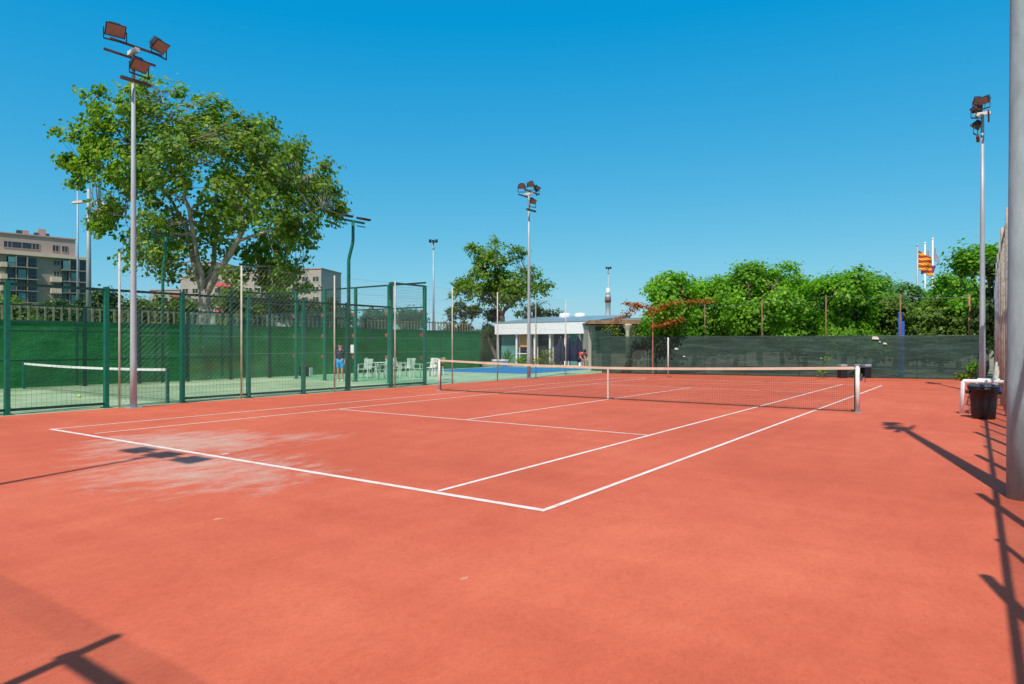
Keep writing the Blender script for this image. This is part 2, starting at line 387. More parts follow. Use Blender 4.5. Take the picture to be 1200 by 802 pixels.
# ------------------------------------------------------------------ tennis net
net = empty('tennis_net', (0, 11.885, 0), 0, 'long tennis net with cream top band across the red court', 'tennis net')
def sag(x): return .93 + .13 * (abs(x) / 6.4) ** 1.5
for sx in (-1, 1):
    p = MB().tube([(6.4 * sx, 0, 0), (6.4 * sx, 0, 1.09)], .048, 12).build('post', 'dirtywhite', net, True)
    MB().box((6.4 * sx, 0, 1.098), (.11, .11, .02)).build('cap', 'galv', p, bevel=.004)
    MB().lathe((6.4 * sx, 0, .001), [(.09, 0), (.09, .012)], 12).build('base_ring', 'galv', p)
c = MB().box((6.475, 0, .82), (.05, .07, .16)); c.bar((6.50, 0, .82), (6.56, 0, .82), .02); c.bar((6.555, 0, .82), (6.555, 0, .70), .018)
c.build('winder', 'darkgrey', net)
tb = MB(); nb = 40
for k in range(nb):
    x0, x1 = -6.35 + 12.7 * k / nb, -6.35 + 12.7 * (k + 1) / nb
    z0, z1 = sag(x0), sag(x1)
    tb.hexa([(x0, -.011, z0 - .065), (x1, -.011, z1 - .065), (x1, .011, z1 - .065), (x0, .011, z0 - .065), (x0, -.011, z0), (x1, -.011, z1), (x1, .011, z1), (x0, .011, z0)])
tb.build('headband', 'tape', net)
nm = MB(); x = -6.32
while x < 6.33:
    nm.wire((x, 0, .04), (x, 0, sag(x) - .06), .0016); x += .046
for j in range(21):
    fz = j / 21
    for k in range(16):
        x0, x1 = -6.32 + 12.64 * k / 16, -6.32 + 12.64 * (k + 1) / 16
        nm.wire((x0, 0, .04 + fz * (sag(x0) - .1)), (x1, 0, .04 + fz * (sag(x1) - .1)), .0016)
nm.build('net_mesh', 'cord', net)
fr = MB().bar((-6.32, 0, .03), (6.32, 0, .03), .016); fr.bar((-6.34, 0, .03), (-6.34, 0, 1.0), .025); fr.bar((6.34, 0, .03), (6.34, 0, 1.0), .025); fr.build('edge_cord', 'cord', net)
MB().box((0, 0, .48), (.05, .028, .90)).build('center_strap', 'tape', net)

# ------------------------------------------------------------------ floodlight masts
def lamp(parent, c, yaw, tilt=50, w_=.44, h_=.32):
    # box lamp facing direction yaw (about Z), tilted down
    m = Matrix.Rotation(yaw, 3, 'Z') @ Matrix.Rotation(R(tilt), 3, 'Y')
    c = V(c)
    b = MB(); q = lambda x, y, z: c + m @ V((x, y, z))
    b.hexa([q(-.13, -w_ * .33, -h_ * .3), q(.06, -w_ / 2, -h_ / 2), q(.06, w_ / 2, -h_ / 2), q(-.13, w_ * .33, -h_ * .3),
            q(-.13, -w_ * .33, h_ * .3), q(.06, -w_ / 2, h_ / 2), q(.06, w_ / 2, h_ / 2), q(-.13, w_ * .33, h_ * .3)])
    for k in range(5): zz = -h_ * .3 + h_ * .6 * k / 4; b.hexa([q(-.19, -w_ * .28, zz - .008), q(-.10, -w_ * .28, zz - .008), q(-.10, w_ * .28, zz - .008), q(-.19, w_ * .28, zz - .008), q(-.19, -w_ * .28, zz + .008), q(-.10, -w_ * .28, zz + .008), q(-.10, w_ * .28, zz + .008), q(-.19, w_ * .28, zz + .008)])
    o = b.build('floodlight', 'lampbody', parent)
    g = MB().hexa([q(.063, -w_ * .44, -h_ * .43), q(.075, -w_ * .44, -h_ * .43), q(.075, w_ * .44, -h_ * .43), q(.063, w_ * .44, -h_ * .43), q(.063, -w_ * .44, h_ * .43), q(.075, -w_ * .44, h_ * .43), q(.075, w_ * .44, h_ * .43), q(.063, w_ * .44, h_ * .43)])
    g.build('lamp_glass', 'lampglass', o)
    br = MB(); a = q(0, -w_ * .55, 0); b2 = q(0, w_ * .55, 0); lo = V((0, 0, -.27))
    br.bar(a, a + lo, .02); br.bar(b2, b2 + lo, .02); br.bar(a + lo, b2 + lo, .03); br.build('bracket', 'lampbody', o)
    return o
def mast(x, y, label, side, r0=.08, top=8.85, kind='pair', matn='pole'):
    t_ = empty('floodlight_mast', (x, y, 0), 0, label, 'floodlight mast', 'tall floodlight masts round the tennis court')
    MB().tube([(0, 0, 0), (0, 0, 1.2), (0, 0, top * .6), (0, 0, top)], [r0, r0 * .95, r0 * .72, r0 * .5], 16).build('pole', matn, t_, True)
    bp = MB(); k_ = .32 if matn != 'conc_pole' else .0001; bp.box((0, 0, .004), (k_, k_, .008))
    for a, b in ((-1, -1), (1, -1), (1, 1), (-1, 1)): bp.tube([(a * k_ * .4, b * k_ * .4, .0), (a * k_ * .4, b * k_ * .4, .05)], .012 if k_ > .01 else .0001, 6)
    bp.build('base_plate', 'galv', t_)
    s = side; fy = 0 if s > 0 else pi
    if kind != 'row': MB().bar((-.16 * s, -.62, top - .12), (-.16 * s, .62, top - .12), .05).build('crossarm', 'brown_bar', t_)
    MB().bar((.16 * s, -.62, top + .05), (.16 * s, .62, top + .05), .05).build('crossarm', 'brown_bar', t_)
    MB().box((0, 0, top - .02), (.42, .10, .10)).build('head_bracket', 'dirtywhite', t_)
    if kind != 'row': MB().bar((.12 * s, -.36, top - .78), (.12 * s, .36, top - .78), .09, .07).build('crossarm', 'brown_bar', t_)
    if kind == 'row':
        for yy in (-.72, 0, .72): lamp(t_, (.12, yy, top + .12), 0, 35, .5, .34)
    elif kind == 'pair':
        lamp(t_, (.16 * s, -.5, top + .30), fy - .25 * s, 42); lamp(t_, (.16 * s, .55, top + .30), fy + .35 * s, 48)
        lamp(t_, (.18 * s, .05, top - .36), fy + .1, 46)
    else:
        lamp(t_, (-.05 * s, -.50, top + .26), fy - 1.0 * s, 35, .32, .22); lamp(t_, (.1 * s, 0, top + .42), -1.2, 40, .32, .22); lamp(t_, (.16 * s, .48, top + .28), fy + 1.0 * s, 40, .32, .22)
        lamp(t_, (.18 * s, .05, top - .36), fy - .3, 46, .32, .22)
    return t_
mast(-8.42, 2.8, 'tall pale floodlight mast with three lamps nearest the padel cage and big tree', 1)
mast(-8.42, 20.3, 'slim floodlight mast in front of the white clubhouse with four lamps', 1, .085, 8.5, 'fan', 'galv')
mast(8.66, 20.7, 'grey floodlight mast behind the black bin by the right fence', -1, .09, 8.9, 'fan', 'galv')
mast(9.17, 3.22, 'thick weathered grey mast cut off by the right edge of the picture', -1, .125, 8.9, 'fan', 'conc_pole')
rm_ = mast(1.0, -6.75, 'mast standing outside the picture whose lamps shadow the chalky patch', 1, .075, 8.9, 'row'); rm_.rotation_euler = (0, 0, R(90))

# ------------------------------------------------------------------ wire panels
def grid(mb, a, b, z0, z1, du, dz, r):
    a, b = V((*a, 0)), V((*b, 0)); L = (b - a).length; n = int(L / du)
    for k in range(n + 1): p = a.lerp(b, k / n); mb.wire((p.x, p.y, z0), (p.x, p.y, z1), r)
    m_ = int((z1 - z0) / dz)
    for k in range(m_ + 1): z = z0 + (z1 - z0) * k / m_; mb.wire((a.x, a.y, z), (b.x, b.y, z), r)
    return mb
def diamond(mb, a, b, z0, z1, s, r):
    a, b = V((*a, 0)), V((*b, 0)); L = (b - a).length; H = z1 - z0; d = (b - a) / L; k = -H
    while k < L:
        for sg in (1, -1):
            u0, u1 = k, k + H; za, zb = (z0, z1) if sg > 0 else (z1, z0)
            if u0 < 0: za += (zb - za) * (-u0) / H; u0 = 0
            if u1 > L: zb = za + (zb - za) * (L - u0) / (u1 - u0); u1 = L
            if u1 - u0 > .02: mb.wire(a + d * u0 + V((0, 0, za)), a + d * u1 + V((0, 0, zb)), r)
        k += s
    return mb

# ------------------------------------------------------------------ padel cage
cage = empty('padel_cage', (-14, 4, 0), 0, 'dark green steel and mesh cage round the pale padel court', 'padel cage')
def rel(x, y, z=0): return (x + 14, y - 4, z)
def pc_post(x, y, h, w_=.12, m='green_steel'):
    b = MB().box(rel(x, y, h / 2), (w_, w_ * .8, h)); b.box(rel(x, y, .008), (w_ * 1.9, w_ * 1.7, .016)); b.build('post', m, cage)
NY = [-6, -3.6, -1.6, .35, 2.42, 4.35, 6.35, 8.3, 10.1, 12.15, 13.95]
for y in NY: pc_post(-9, y, 3.85 if (y > 12 or y < -3) else 2.95 + (.05 if y < 12 else 0))
for y in (-6, -3.6, 0, 2, 6, 8, 10, 12, 14): pc_post(-19, y, 4 if (y > 11 or y < -3) else 3, .12, 'dark_steel')
for y in (14, -6):
    for x in (-11, -13, -15, -17): pc_post(x, y, 4, .12, 'green_steel' if y > 0 else 'dark_steel')
def rail(a, b, z, w_=.06, m='dark_steel'):
    MB().bar(rel(*a, z), rel(*b, z), w_).build('rail', m, cage)
rail((-9, -3.6), (-9, 12.15), 2.93); rail((-9, 12.15), (-9, 13.95), 3.83); rail((-9, -6), (-9, -3.6), 3.83); rail((-9, -6), (-9, 2.42), .1); rail((-9, 4.35), (-9, 13.95), .1)
for z in (2.98, 2.05, 1.0): rail((-19, -3.6), (-19, 12), z, .05)
rail((-19, 12), (-19, 14), 3.97); rail((-19, 14), (-9, 14), 3.97); rail((-19, 14), (-9, 14), 3.02, .05); rail((-19, -6), (-9, -6), 3.97); rail((-19, 0), (-19, 2), .06)
rail((-19, .0), (-19, 2.0), 1.98, .07)
def mp(a, b, z0, z1, du=.10, dz=.10): grid(MB(), rel(*a)[:2], rel(*b)[:2], z0, z1, du, dz, .0021).build('mesh_panel', 'wire_green', cage)
for i in range(len(NY) - 1):
    mp((-9, NY[i] + .06), (-9, NY[i + 1] - .06), .12, 3.8 if (i in (0, len(NY) - 2)) else 2.9)
for a, b in ((-6, -3.6), (-3.6, 0), (2, 6), (6, 10)): mp((-19, a + .06), (-19, b - .06), .1, 2.95)
mp((-19, 10.06), (-19, 13.94), 3.0, 3.9); mp((-18.94, 14), (-9.06, 14), 3.04, 3.94)
for k in range(5):
    x0 = -19 + 2 * k
    g = MB().box(rel(x0 + 1, 14, 1.5), (1.86, .012, 2.96)).build('glass_panel', 'glass', cage)
    for zz in (1.05, 1.95, 2.85):
        MB().box(rel(x0 + (1.86 if k < 4 else 1.8), 13.985, zz), (.13, .02, .13), rot=Matrix.Rotation(R(8), 3, 'Y')).build('red_clamp', 'clamp', g)
for k in (0, 1):
    g = MB().box(rel(-19, 11 + 2 * k, 1.5), (.012, 1.86, 2.96)).build('glass_panel', 'glass', cage)

pn = empty('padel_net', (-14, 4, 0), 0, 'low padel net with white top tape inside the green cage', 'padel net')
for sx in (-1, 1): MB().box((4.9 * sx, 0, .47), (.07, .07, .94)).build('post', 'green_steel', pn)
def psag(x): return .88 + .05 * (abs(x) / 4.9) ** 2
tp = MB(); nmn = MB()
for k in range(24):
    x0, x1 = -4.86 + 9.72 * k / 24, -4.86 + 9.72 * (k + 1) / 24
    tp.hexa([(x0, -.01, psag(x0) - .07), (x1, -.01, psag(x1) - .07), (x1, .01, psag(x1) - .07), (x0, .01, psag(x0) - .07), (x0, -.01, psag(x0)), (x1, -.01, psag(x1)), (x1, .01, psag(x1)), (x0, .01, psag(x0))])
tp.build('top_tape', 'white', pn)
x = -4.85
while x < 4.86: nmn.wire((x, 0, .03), (x, 0, psag(x) - .06), .0018); x += .05
for j in range(17): nmn.wire((-4.85, 0, .03 + .05 * j), (4.85, 0, .03 + .05 * j), .0018)
nmn.build('net_mesh', 'cord', pn)

# padel lights: green masts with a cranked top
def padel_light(x, y, sx, label, top=5.75):
    t_ = empty('padel_light', (x, y, 0), 0, label, 'lamp post', 'green lamp posts of the padel court')
    MB().tube([(0, 0, 0), (0, 0, top - 1.32), (sx * .03, 0, top - 1.2), (sx * .19, 0, top - .78), (sx * .22, 0, top - .62), (sx * .22, 0, top)], [.062, .058, .056, .054, .052, .05], 10).build('pole', 'green_steel', t_, True)
    MB().bar((sx * .22, -.50, top), (sx * .22, .50, top), .06).build('crossarm', 'green_steel', t_)
    for q in (-.42, .36):
        o = MB().box((sx * .34, q, top + .12), (.36, .34, .07), rot=Matrix.Rotation(sx * R(12), 3, 'Y')).build('floodlight', 'lampbody', t_)
        MB().box((sx * .34, q, top + .078), (.31, .29, .012), rot=Matrix.Rotation(sx * R(12), 3, 'Y')).build('lamp_glass', 'lampglass', o)
        MB().bar((sx * .22, q - .18, top - .13), (sx * .22, q + .18, top - .13), .03).build('bracket', 'green_steel', o)
    return t_
padel_light(-8.95, 10.12, 1, 'green cranked lamp post rising clear of the tree beside the padel cage')
padel_light(-19.12, 9.0, 1, 'green cranked lamp post half hidden before the big tree trunk', 6.0)

# ------------------------------------------------------------------ beige-post fence on the left of the tennis court
sf = empty('side_fence', (-8.75, 12, 0), 0, 'tall fence of thin beige posts and fine wires left of the red court', 'fence')
SFP = [(140, -9.0 + .2), (283, -8.75), (392, -8.8), (463, -8.7), (530, -8.7), (583, -8.65), (628, -8.8), (663, -8.8)]
ys = []
for px, X in SFP:
    tt = (px - 600) / F; d = (X - CX) / (tt * cos(YAW) + sin(YAW)); p = at(px, d); ys.append((p.x, p.y))
    MB().tube([(p.x + 8.75, p.y - 12, 0), (p.x + 8.75, p.y - 12, 3.85)], .026, 8).build('post', 'beige_post', sf, True)
wm_ = MB()
for i in range(1, len(ys)):
    a, b = ys[i - 1], ys[i]
    for z in (3.8, 3.3, 2.8, 2.3, 1.8, 1.3): wm_.wire((a[0] + 8.75, a[1] - 12, z), (b[0] + 8.75, b[1] - 12, z), .003)
    diamond(wm_, (a[0] + 8.75, a[1] - 12), (b[0] + 8.75, b[1] - 12), .05, 3.8, .14, .0011)
wm_.build('wire_netting', 'cable', sf)

# ------------------------------------------------------------------ right fence
def xf(y): return 9.52 - .025 * y if y < 15 else 9.14 - .008 * (y - 15)
rf = empty('right_fence', (9.4, 6, 0), 0, 'chain link fence with rusty and grey posts down the right side', 'fence')
rr = lambda x, y, z: (x - 9.4, y - 6, z)
y = -5.3
while y < 31.2:
    h = 3.62 if y < 11.5 else (4.55 if y < 26 else 4.2)
    MB().tube([rr(xf(y), y, 0), rr(xf(y), y, h)], .044 if y < 11 else .05, 8).build('post', 'greybeige' if int(y * 7) % 3 == 0 else 'galv', rf, True)
    if y < 30 and y + 1.5 < 31:
        MB().tube([rr(xf(y + 1.5), y + 1.5, 0), rr(xf(y + 1.5), y + 1.5, 3.05)], .026, 8).build('post', 'greybeige', rf, True)
    y += 3.03
MB().tube([rr(xf(-5.6), -5.6, 3.08), rr(xf(31), 31, 3.08)], .028, 8).build('top_rail', 'greybeige', rf, True)
MB().tube([rr(xf(12.9), 12.9, 4.4), rr(xf(31), 31, 4.4)], .022, 8).build('top_rail', 'galv', rf, True)
diamond(MB(), rr(xf(-5.3), -5.3, 0)[:2], rr(xf(12), 12, 0)[:2], .03, 3.05, .09, .0011).build('wire_netting', 'cable', rf)
diamond(MB(), rr(xf(12), 12, 0)[:2], rr(xf(31), 31, 0)[:2], .03, 4.4, .12, .0018).build('wire_netting', 'cable', rf)
MB().box((9.48 - 9.4, 7 , .05), (.16, 40, .12)).build('kerb', 'conc_pole', rf)
# fence behind the camera, seen only by its shadow
bfx = empty('rear_fence', (5.2, -6.25, 0), 0, 'fence outside the picture casting the bottom left shadows', 'fence')
for x in (-.85, 2.15, 5.15, 8.15):
    MB().tube([(x - 5.2 + .66, 0, 0), (x - 5.2 + .66, 0, 3.78)], .04, 8).build('post', 'galv', bfx, True)
MB().tube([(.55, 0, 3.42), (4.3, 0, 3.42)], .045, 8).build('top_rail', 'galv', bfx, True)
MB().box((-1.8, .04, 2.35), (12.3, .006, 2.8)).build('sheer_cloth', 'sheer', bfx)
MB().box((-1.8, -.04, 3.7), (12.3, .004, .32)).build('sheer_cloth', 'sheer', bfx)

# ------------------------------------------------------------------ back windbreak fence
A_, B_ = V((-8.6, 27.75, 0)), V((8.55, 31.0, 0)); dirb = (B_ - A_).normalized(); Lb = (B_ - A_).length
wf = empty('windbreak_fence', A_, 0, 'dark green windbreak cloth fence closing the far end of the red court', 'fence')
cl = MB(); n = 60
nrm = V((-dirb.y, dirb.x, 0))
rows = [0.03, .5, 1.0, 1.5, 1.98]
gridp = []
for i in range(n + 1):
    u = Lb * i / n
    gridp.append([dirb * u + nrm * (.03 * sin(u * 2.1 + z * 2) + .02 * sin(u * 5.3 + z) - .0) + V((0, 0, z + (.02 * sin(u * 2.6) if z > 1.9 else 0))) for z in rows])
for i in range(n):
    for j in range(len(rows) - 1): cl.poly([gridp[i][j], gridp[i + 1][j], gridp[i + 1][j + 1], gridp[i][j + 1]])
cl.build('windbreak_cloth', 'shade', wf, True)
for k in range(8):
    p = dirb * (Lb * k / 7) + nrm * .09
    MB().tube([p, p + V((0, 0, 2.0))], .03, 8).build('post', 'dark_steel', wf, True)
MB().tube([nrm * .09 + V((0, 0, 2.0)), dirb * Lb + nrm * .09 + V((0, 0, 1.97))], .012, 6).build('top_wire', 'dark_steel', wf)
p = at(783, 31.9) - A_; MB().tube([p, p + V((0, 0, 1.9))], .032, 10).build('white_post', 'dirtywhite', wf, True)
for px, z, s in ((1026, 1.88, .3), (1037, 1.62, .16), (793, 1.35, .2), (802, .95, .12), (1031, 1.7, .1)):
    tt = (px - 600) / F; r = FWD + RGT * tt; k = ((A_ - V((CX, CY, 0))).cross(dirb)).z / (r.cross(dirb)).z
    q = V((CX, CY, 0)) + r * k - A_ - nrm * .065 
    MB().hexa([q + dirb * a * s + V((0, 0, z + b * s * .5)) + nrm * c2 for c2, a, b in ((0, -.5, -.4), (0, .5, -.5), (.004, .5, -.5), (.004, -.5, -.4), (0, -.4, .5), (0, .3, .35), (.004, .3, .35), (.004, -.4, .5))]).build('cloth_patch', 'dirtywhite', wf)
# rusty tall posts standing just behind the windbreak, with a slack wire
def behind(px, off):
    tt = (px - 600) / F; r = FWD + RGT * tt; A2 = A_ + nrm * off
    k = ((A2 - V((CX, CY, 0))).cross(dirb)).z / (r.cross(dirb)).z; return V((CX, CY, 0)) + r * k, k
tf = empty('rusty_post_fence', behind(893, 1.0)[0], 0, 'row of tall rusty posts with slack wire before the green trees', 'fence')
tl = tf.location.copy(); tops = []
for px, yt in ((765, 352), (826, 357), (893, 352), (968, 346), (1055, 345)):
    p, d = behind(px, 1.0); z = hz(yt, d); tops.append(p - tl + V((0, 0, z - .05)))
    MB().tube([p - tl, p - tl + V((0, 0, z))], .03, 8).build('post', 'oldiron', tf, True)
p, d = behind(1136, 1.0); tops.append(p - tl + V((0, 0, hz(347, d))))
MB().tube([p - tl, p - tl + V((0, 0, hz(345, d)))], .04, 8).build('post', 'rusty', tf, True)
wi = MB()
for i in range(len(tops) - 1):
    for k in range(8):
        a = tops[i].lerp(tops[i + 1], k / 8); b = tops[i].lerp(tops[i + 1], (k + 1) / 8)
        a = a - V((0, 0, .5 * (k / 8) * (1 - k / 8))); b = b - V((0, 0, .5 * ((k + 1) / 8) * (1 - (k + 1) / 8)))
        wi.wire(a, b, .018 if i == 4 else .006)
wi.build('slack_wire', 'cable', tf)

# ------------------------------------------------------------------ green retaining wall + picket railing
gw = empty('green_wall', (-19.9, 12, 0), 0, 'long dark green covered wall behind the padel court', 'wall')
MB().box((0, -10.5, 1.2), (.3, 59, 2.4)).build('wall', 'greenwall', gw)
MB().box((0, -10.5, 2.43), (.36, 59, .06)).build('coping', 'wire_green', gw)
for k in range(20): MB().box((.158, -39 + 3.0 * k, 1.2), (.012, .05, 2.36)).build('seam', 'wire_green', gw)
pf = empty('picket_fence', (-22, 8, 2.2), 0, 'pale wooden picket fence above the green wall', 'fence')
sm = MB(); k = 0; y = -26
while y < 25:
    sm.box((0, y, .48), (.03, .07, .95)); y += .29
sm.build('slats', 'slat', pf)
for z in (.25, .85): MB().box((-.04, -.5, z), (.04, 51, .07)).build('rail', 'slat', pf)

# ------------------------------------------------------------------ trees
def leaf_clump(vs_, fs_, c, n, r, s, flat=.75, rnd=random, out=None):
    out = out.normalized() if out is not None and out.length > .01 else V((0, 0, .5))
    for _ in range(n):
        d = V((rnd.gauss(0, 1), rnd.gauss(0, 1), rnd.gauss(0, 1) * flat)) * r * .55
        p = c + d; sz = s * rnd.uniform(.55, 1.2)
        nrm_ = (V((0, 0, 1)) * .55 + out * .75 + V((rnd.gauss(0, .5), rnd.gauss(0, .5), rnd.gauss(0, .4))) + d.normalized() * .3).normalized()
        u = nrm_.orthogonal().normalized(); a = rnd.uniform(0, 2 * pi); u = (Matrix.Rotation(a, 3, nrm_) @ u); w2 = nrm_.cross(u)
        b = len(vs_)
        vs_.extend([tuple(p - u * sz * .5), tuple(p + w2 * sz * .42 + u * sz * .05 + nrm_ * sz * .10), tuple(p + u * sz * .55), tuple(p - w2 * sz * .42 + u * sz * .05 + nrm_ * sz * .10)])
        fs_.extend([(b, b + 1, b + 2), (b, b + 2, b + 3)]) if False else fs_.append((b, b + 3, b + 2, b + 1))
def bez(a, b, c, n=6): return [a * (1 - t_) ** 2 + b * 2 * t_ * (1 - t_) + c * t_ ** 2 for t_ in [i / n for i in range(n + 1)]]
def tree(name, loc, limbs, lobes, leafm, barkm, label, cat, group=None, nclump=400, nleaf=40, lsz=.24, cr=.55, depth_sc=1.0, seed=1, shell=.5, rz=YAW, lower=0):
    """limbs: list of [(u,v,z,r),...] polylines; lobes: (u,v,z,radius) ellipsoids in tree frame (u right, v away)"""
    rnd = random.Random(seed)
    t_ = empty(name, loc, -rz, label, cat, group)
    tm = MB(); nodes = []
    for l in limbs:
        pts = [V(p[:3]) for p in l]; rad = [p[3] for p in l]
        fine, fr_ = [], []
        for i in range(len(pts) - 1):
            for k in range(4):
                f = k / 4; q = pts[i].lerp(pts[i + 1], f); j = V((rnd.gauss(0, 1), rnd.gauss(0, 1), 0)) * .05 * (0 if (k == 0) else 1)
                fine.append(q + j); fr_.append(rad[i] * (1 - f) + rad[i + 1] * f)
        fine.append(pts[-1]); fr_.append(rad[-1]); tm.tube(fine, fr_, 8)
        nodes += [(p, r) for p, r in zip(fine, fr_)]
    up = [n_ for n_ in nodes if n_[0].z > min(l[2] - l[3] for l in lobes) - .3] or nodes
    vs_, fs_ = [], []
    vol = [l[3] ** 1.55 for l in lobes]; tot = sum(vol)
    cen = sum((V(l[:3]) * l[3] for l in lobes), V((0, 0, 0))) / sum(l[3] for l in lobes)
    for _ in range(nclump):
        k = rnd.uniform(0, tot); i = 0
        while k > vol[i]: k -= vol[i]; i += 1
        u, v, z, r = lobes[i]
        d = V((rnd.gauss(0, 1), rnd.gauss(0, 1), rnd.gauss(0, 1))).normalized() * r * (rnd.uniform(shell, 1) ** .6)
        c = V((u, v, z)) + V((d.x, d.y * depth_sc, d.z))
        if c.z < lower: continue
        near = min(up, key=lambda n_: (n_[0] - c).length)
        if rnd.random() < .55:
            mid = near[0].lerp(c, .5) + V((0, 0, -.12 * (c - near[0]).length)) + V((rnd.gauss(0, .1), rnd.gauss(0, .1), 0))
            tm.tube(bez(near[0], mid, c, 4), [min(near[1] * .4, .035), .02, .014, .010, .006], 4, False)
        leaf_clump(vs_, fs_, c, int(nleaf * rnd.uniform(.5, 1.4)), cr * rnd.uniform(.7, 1.25), lsz, rnd=rnd, out=V((c.x - cen.x, c.y - cen.y, (c.z - cen.z) * .6)))
    tm.build('trunk', barkm, t_, True)
    me = bpy.data.meshes.new('crown'); me.from_pydata(vs_, [], fs_); me.materials.append(M[leafm]); me.update()
    o = bpy.data.objects.new('crown', me); col.objects.link(o); o.parent = t_
    return t_
# the big plane tree, sizes in metres round its trunk (1 px = .0437 m at its distance)
D1 = 34.5; BP = at(238, D1, 2.2); q = D1 / F
def U(px): return (px - 238) * q
def Zz(y): return hz(y, D1) - 2.2
def P(px, y, v, r): return (U(px), v, Zz(y), r)
limbs = [
    [(0, 0, -.05, .36), P(239, 360, 0, .30), P(240, 340, 0, .27)],
    [P(240, 342, 0, .18), P(228, 322, .3, .16), P(218, 285, .6, .13), P(205, 255, .9, .10), P(190, 232, 1.1, .07), P(160, 195, 1.3, .05), P(110, 165, 1.5, .03)],
    [P(238, 342, 0, .15), P(236, 300, -.5, .12), P(233, 250, -1, .10), P(228, 200, -1.2, .07), P(215, 150, -1.2, .04), P(200, 115, -1, .02)],
    [P(241, 342, 0, .15), P(243, 300, .8, .12), P(241, 250, 1.3, .09), P(238, 210, 1.5, .07), P(260, 160, 1.6, .04)],
    [P(241, 345, 0, .20), P(262, 315, -.3, .16), P(284, 285, -.6, .13), P(300, 255, -.8, .10), P(318, 238, -.9, .07), P(335, 222, -.6, .04), P(350, 214, -.4, .015)],
    [P(284, 285, -.6, .08), P(320, 275, -.9, .06), P(360, 262, -1.4, .04), P(388, 248, -1.5, .02)],
    [P(216, 283, .6, .07), P(190, 275, .2, .05), P(150, 255, -.2, .04), P(110, 245, -.5, .02)],
    [P(205, 255, .9, .05), P(150, 215, 2.2, .04), P(90, 185, 2.8, .02), P(60, 180, 2.8, .01)],
    [P(160, 195, 1.3, .04), P(125, 145, .8, .03), P(100, 112, .6, .012)],
    [P(262, 315, -.3, .07), P(310, 310, .8, .05), P(345, 305, 1.4, .03)],
]
def L(px, y, v, rpx): return (U(px), v, Zz(y), rpx * q)
lobes = [L(75, 180, 1.5, 17), L(100, 168, 1, 22), L(105, 120, .5, 12), L(118, 143, 0, 22), L(150, 160, 1.5, 36), L(150, 205, -1, 34), L(125, 195, 2, 26), L(165, 125, 0, 26), L(200, 145, -2, 40), L(200, 140, 2.5, 36),
         L(185, 215, 0, 40), L(245, 155, 0, 42), L(235, 200, -2.5, 40), L(245, 215, 3, 40), L(285, 180, -1, 42), L(300, 185, 2.5, 36), L(330, 200, 0, 36), L(290, 235, -1, 42), L(355, 225, 1, 34), L(372, 232, -1, 28), L(345, 255, -2, 36),
         L(225, 318, 1.2, 15), L(262, 322, 1.8, 16), L(285, 330, -1.2, 13), L(322, 338, .4, 12), L(382, 250, 0, 22), L(330, 285, 1, 32), L(355, 275, -1, 26), L(290, 290, 2.5, 34), L(250, 270, 0, 36), L(205, 275, -2, 26), L(180, 265, 2, 28), L(125, 250, 0, 24), L(105, 258, 1, 18), L(140, 275, 1, 14), L(165, 295, 0, 26),
         L(190, 315, .5, 16), L(215, 305, -1.5, 20), L(320, 325, 1, 18), L(340, 318, -.5, 20), L(295, 318, 2, 16), L(355, 335, .5, 9), L(75, 195, 1, 10), L(68, 205, 1.5, 8), L(60, 180, 1.5, 8), L(50, 178, 1.5, 5), L(90, 105, .5, 7), L(112, 104, .5, 7), L(60, 148, 1, 6), L(52, 146, 1, 5), L(72, 150, 1, 9), L(85, 155, 1.5, 12), L(205, 108, 0, 9), L(212, 102, 0, 5), L(345, 205, -2.5, 28), L(325, 185, -2.2, 26), L(300, 165, -1.5, 22), L(245, 125, 0, 18), L(240, 128, 1, 12), L(310, 152, 0, 16), L(345, 178, 0, 18), L(380, 210, 0, 14), L(393, 225, 0, 8), L(400, 245, 0, 8), L(385, 195, 0, 8)]
tree('plane_tree', BP, limbs, lobes, 'leaf_plane', 'bark', 'huge spreading plane tree with pale forked trunk behind the padel cage', 'tree', nclump=1850, nleaf=19, lsz=.235, cr=.38, depth_sc=.85, seed=3, shell=.1)
# second tree by the clubhouse
D2 = 62; q = D2 / F
def U2(px): return (px - 595) * q
def L2(px, y, v, rp): return (U2(px), v, hz(y, D2), rp * q)
limbs2 = [[(0, 0, 0, .33), (-.2, 0, 2, .28), (-.5, 0, 4.2, .22)], [(-.5, 0, 4.2, .18), (-1.5, .3, 6.5, .12), (-2.2, .3, 8.5, .06)], [(-.5, 0, 4.2, .16), (.6, -.3, 6.5, .1), (1.6, 0, 8.3, .05)], [(-.5, 0, 4.4, .09), (1.4, .4, 6.2, .05), (3.0, .4, 6.8, .02)], [(-.5, 0, 4.4, .10), (-2.4, -.4, 5.9, .05), (-3.8, 0, 6.2, .02)]]
lobes2 = [L2(570, 345, .8, 16), L2(610, 342, -.8, 14), L2(555, 338, -.8, 13), L2(596, 350, -1.0, 12), L2(625, 340, -.6, 10), L2(581, 288, 0, 12), L2(560, 300, .5, 15), L2(553, 292, 0, 7), L2(578, 305, -.5, 18), L2(603, 300, .4, 12), L2(612, 296, 0, 6), L2(565, 325, 0, 20), L2(590, 325, .6, 20), L2(603, 335, -.5, 18), L2(580, 342, .8, 18), L2(545, 340, 0, 14), L2(530, 345, 0, 6), L2(622, 330, .4, 13), L2(634, 322, 0, 8), L2(638, 338, -.3, 9), L2(648, 338, 0, 5), L2(618, 318, 0, 9), L2(540, 333, .5, 7)]
tree('plane_tree', at(595, D2, 0), limbs2, lobes2, 'leaf_plane', 'bark_dark', 'smaller round plane tree rising behind the white clubhouse', 'tree', nclump=430, nleaf=26, lsz=.27, cr=.42, seed=5, shell=.1)
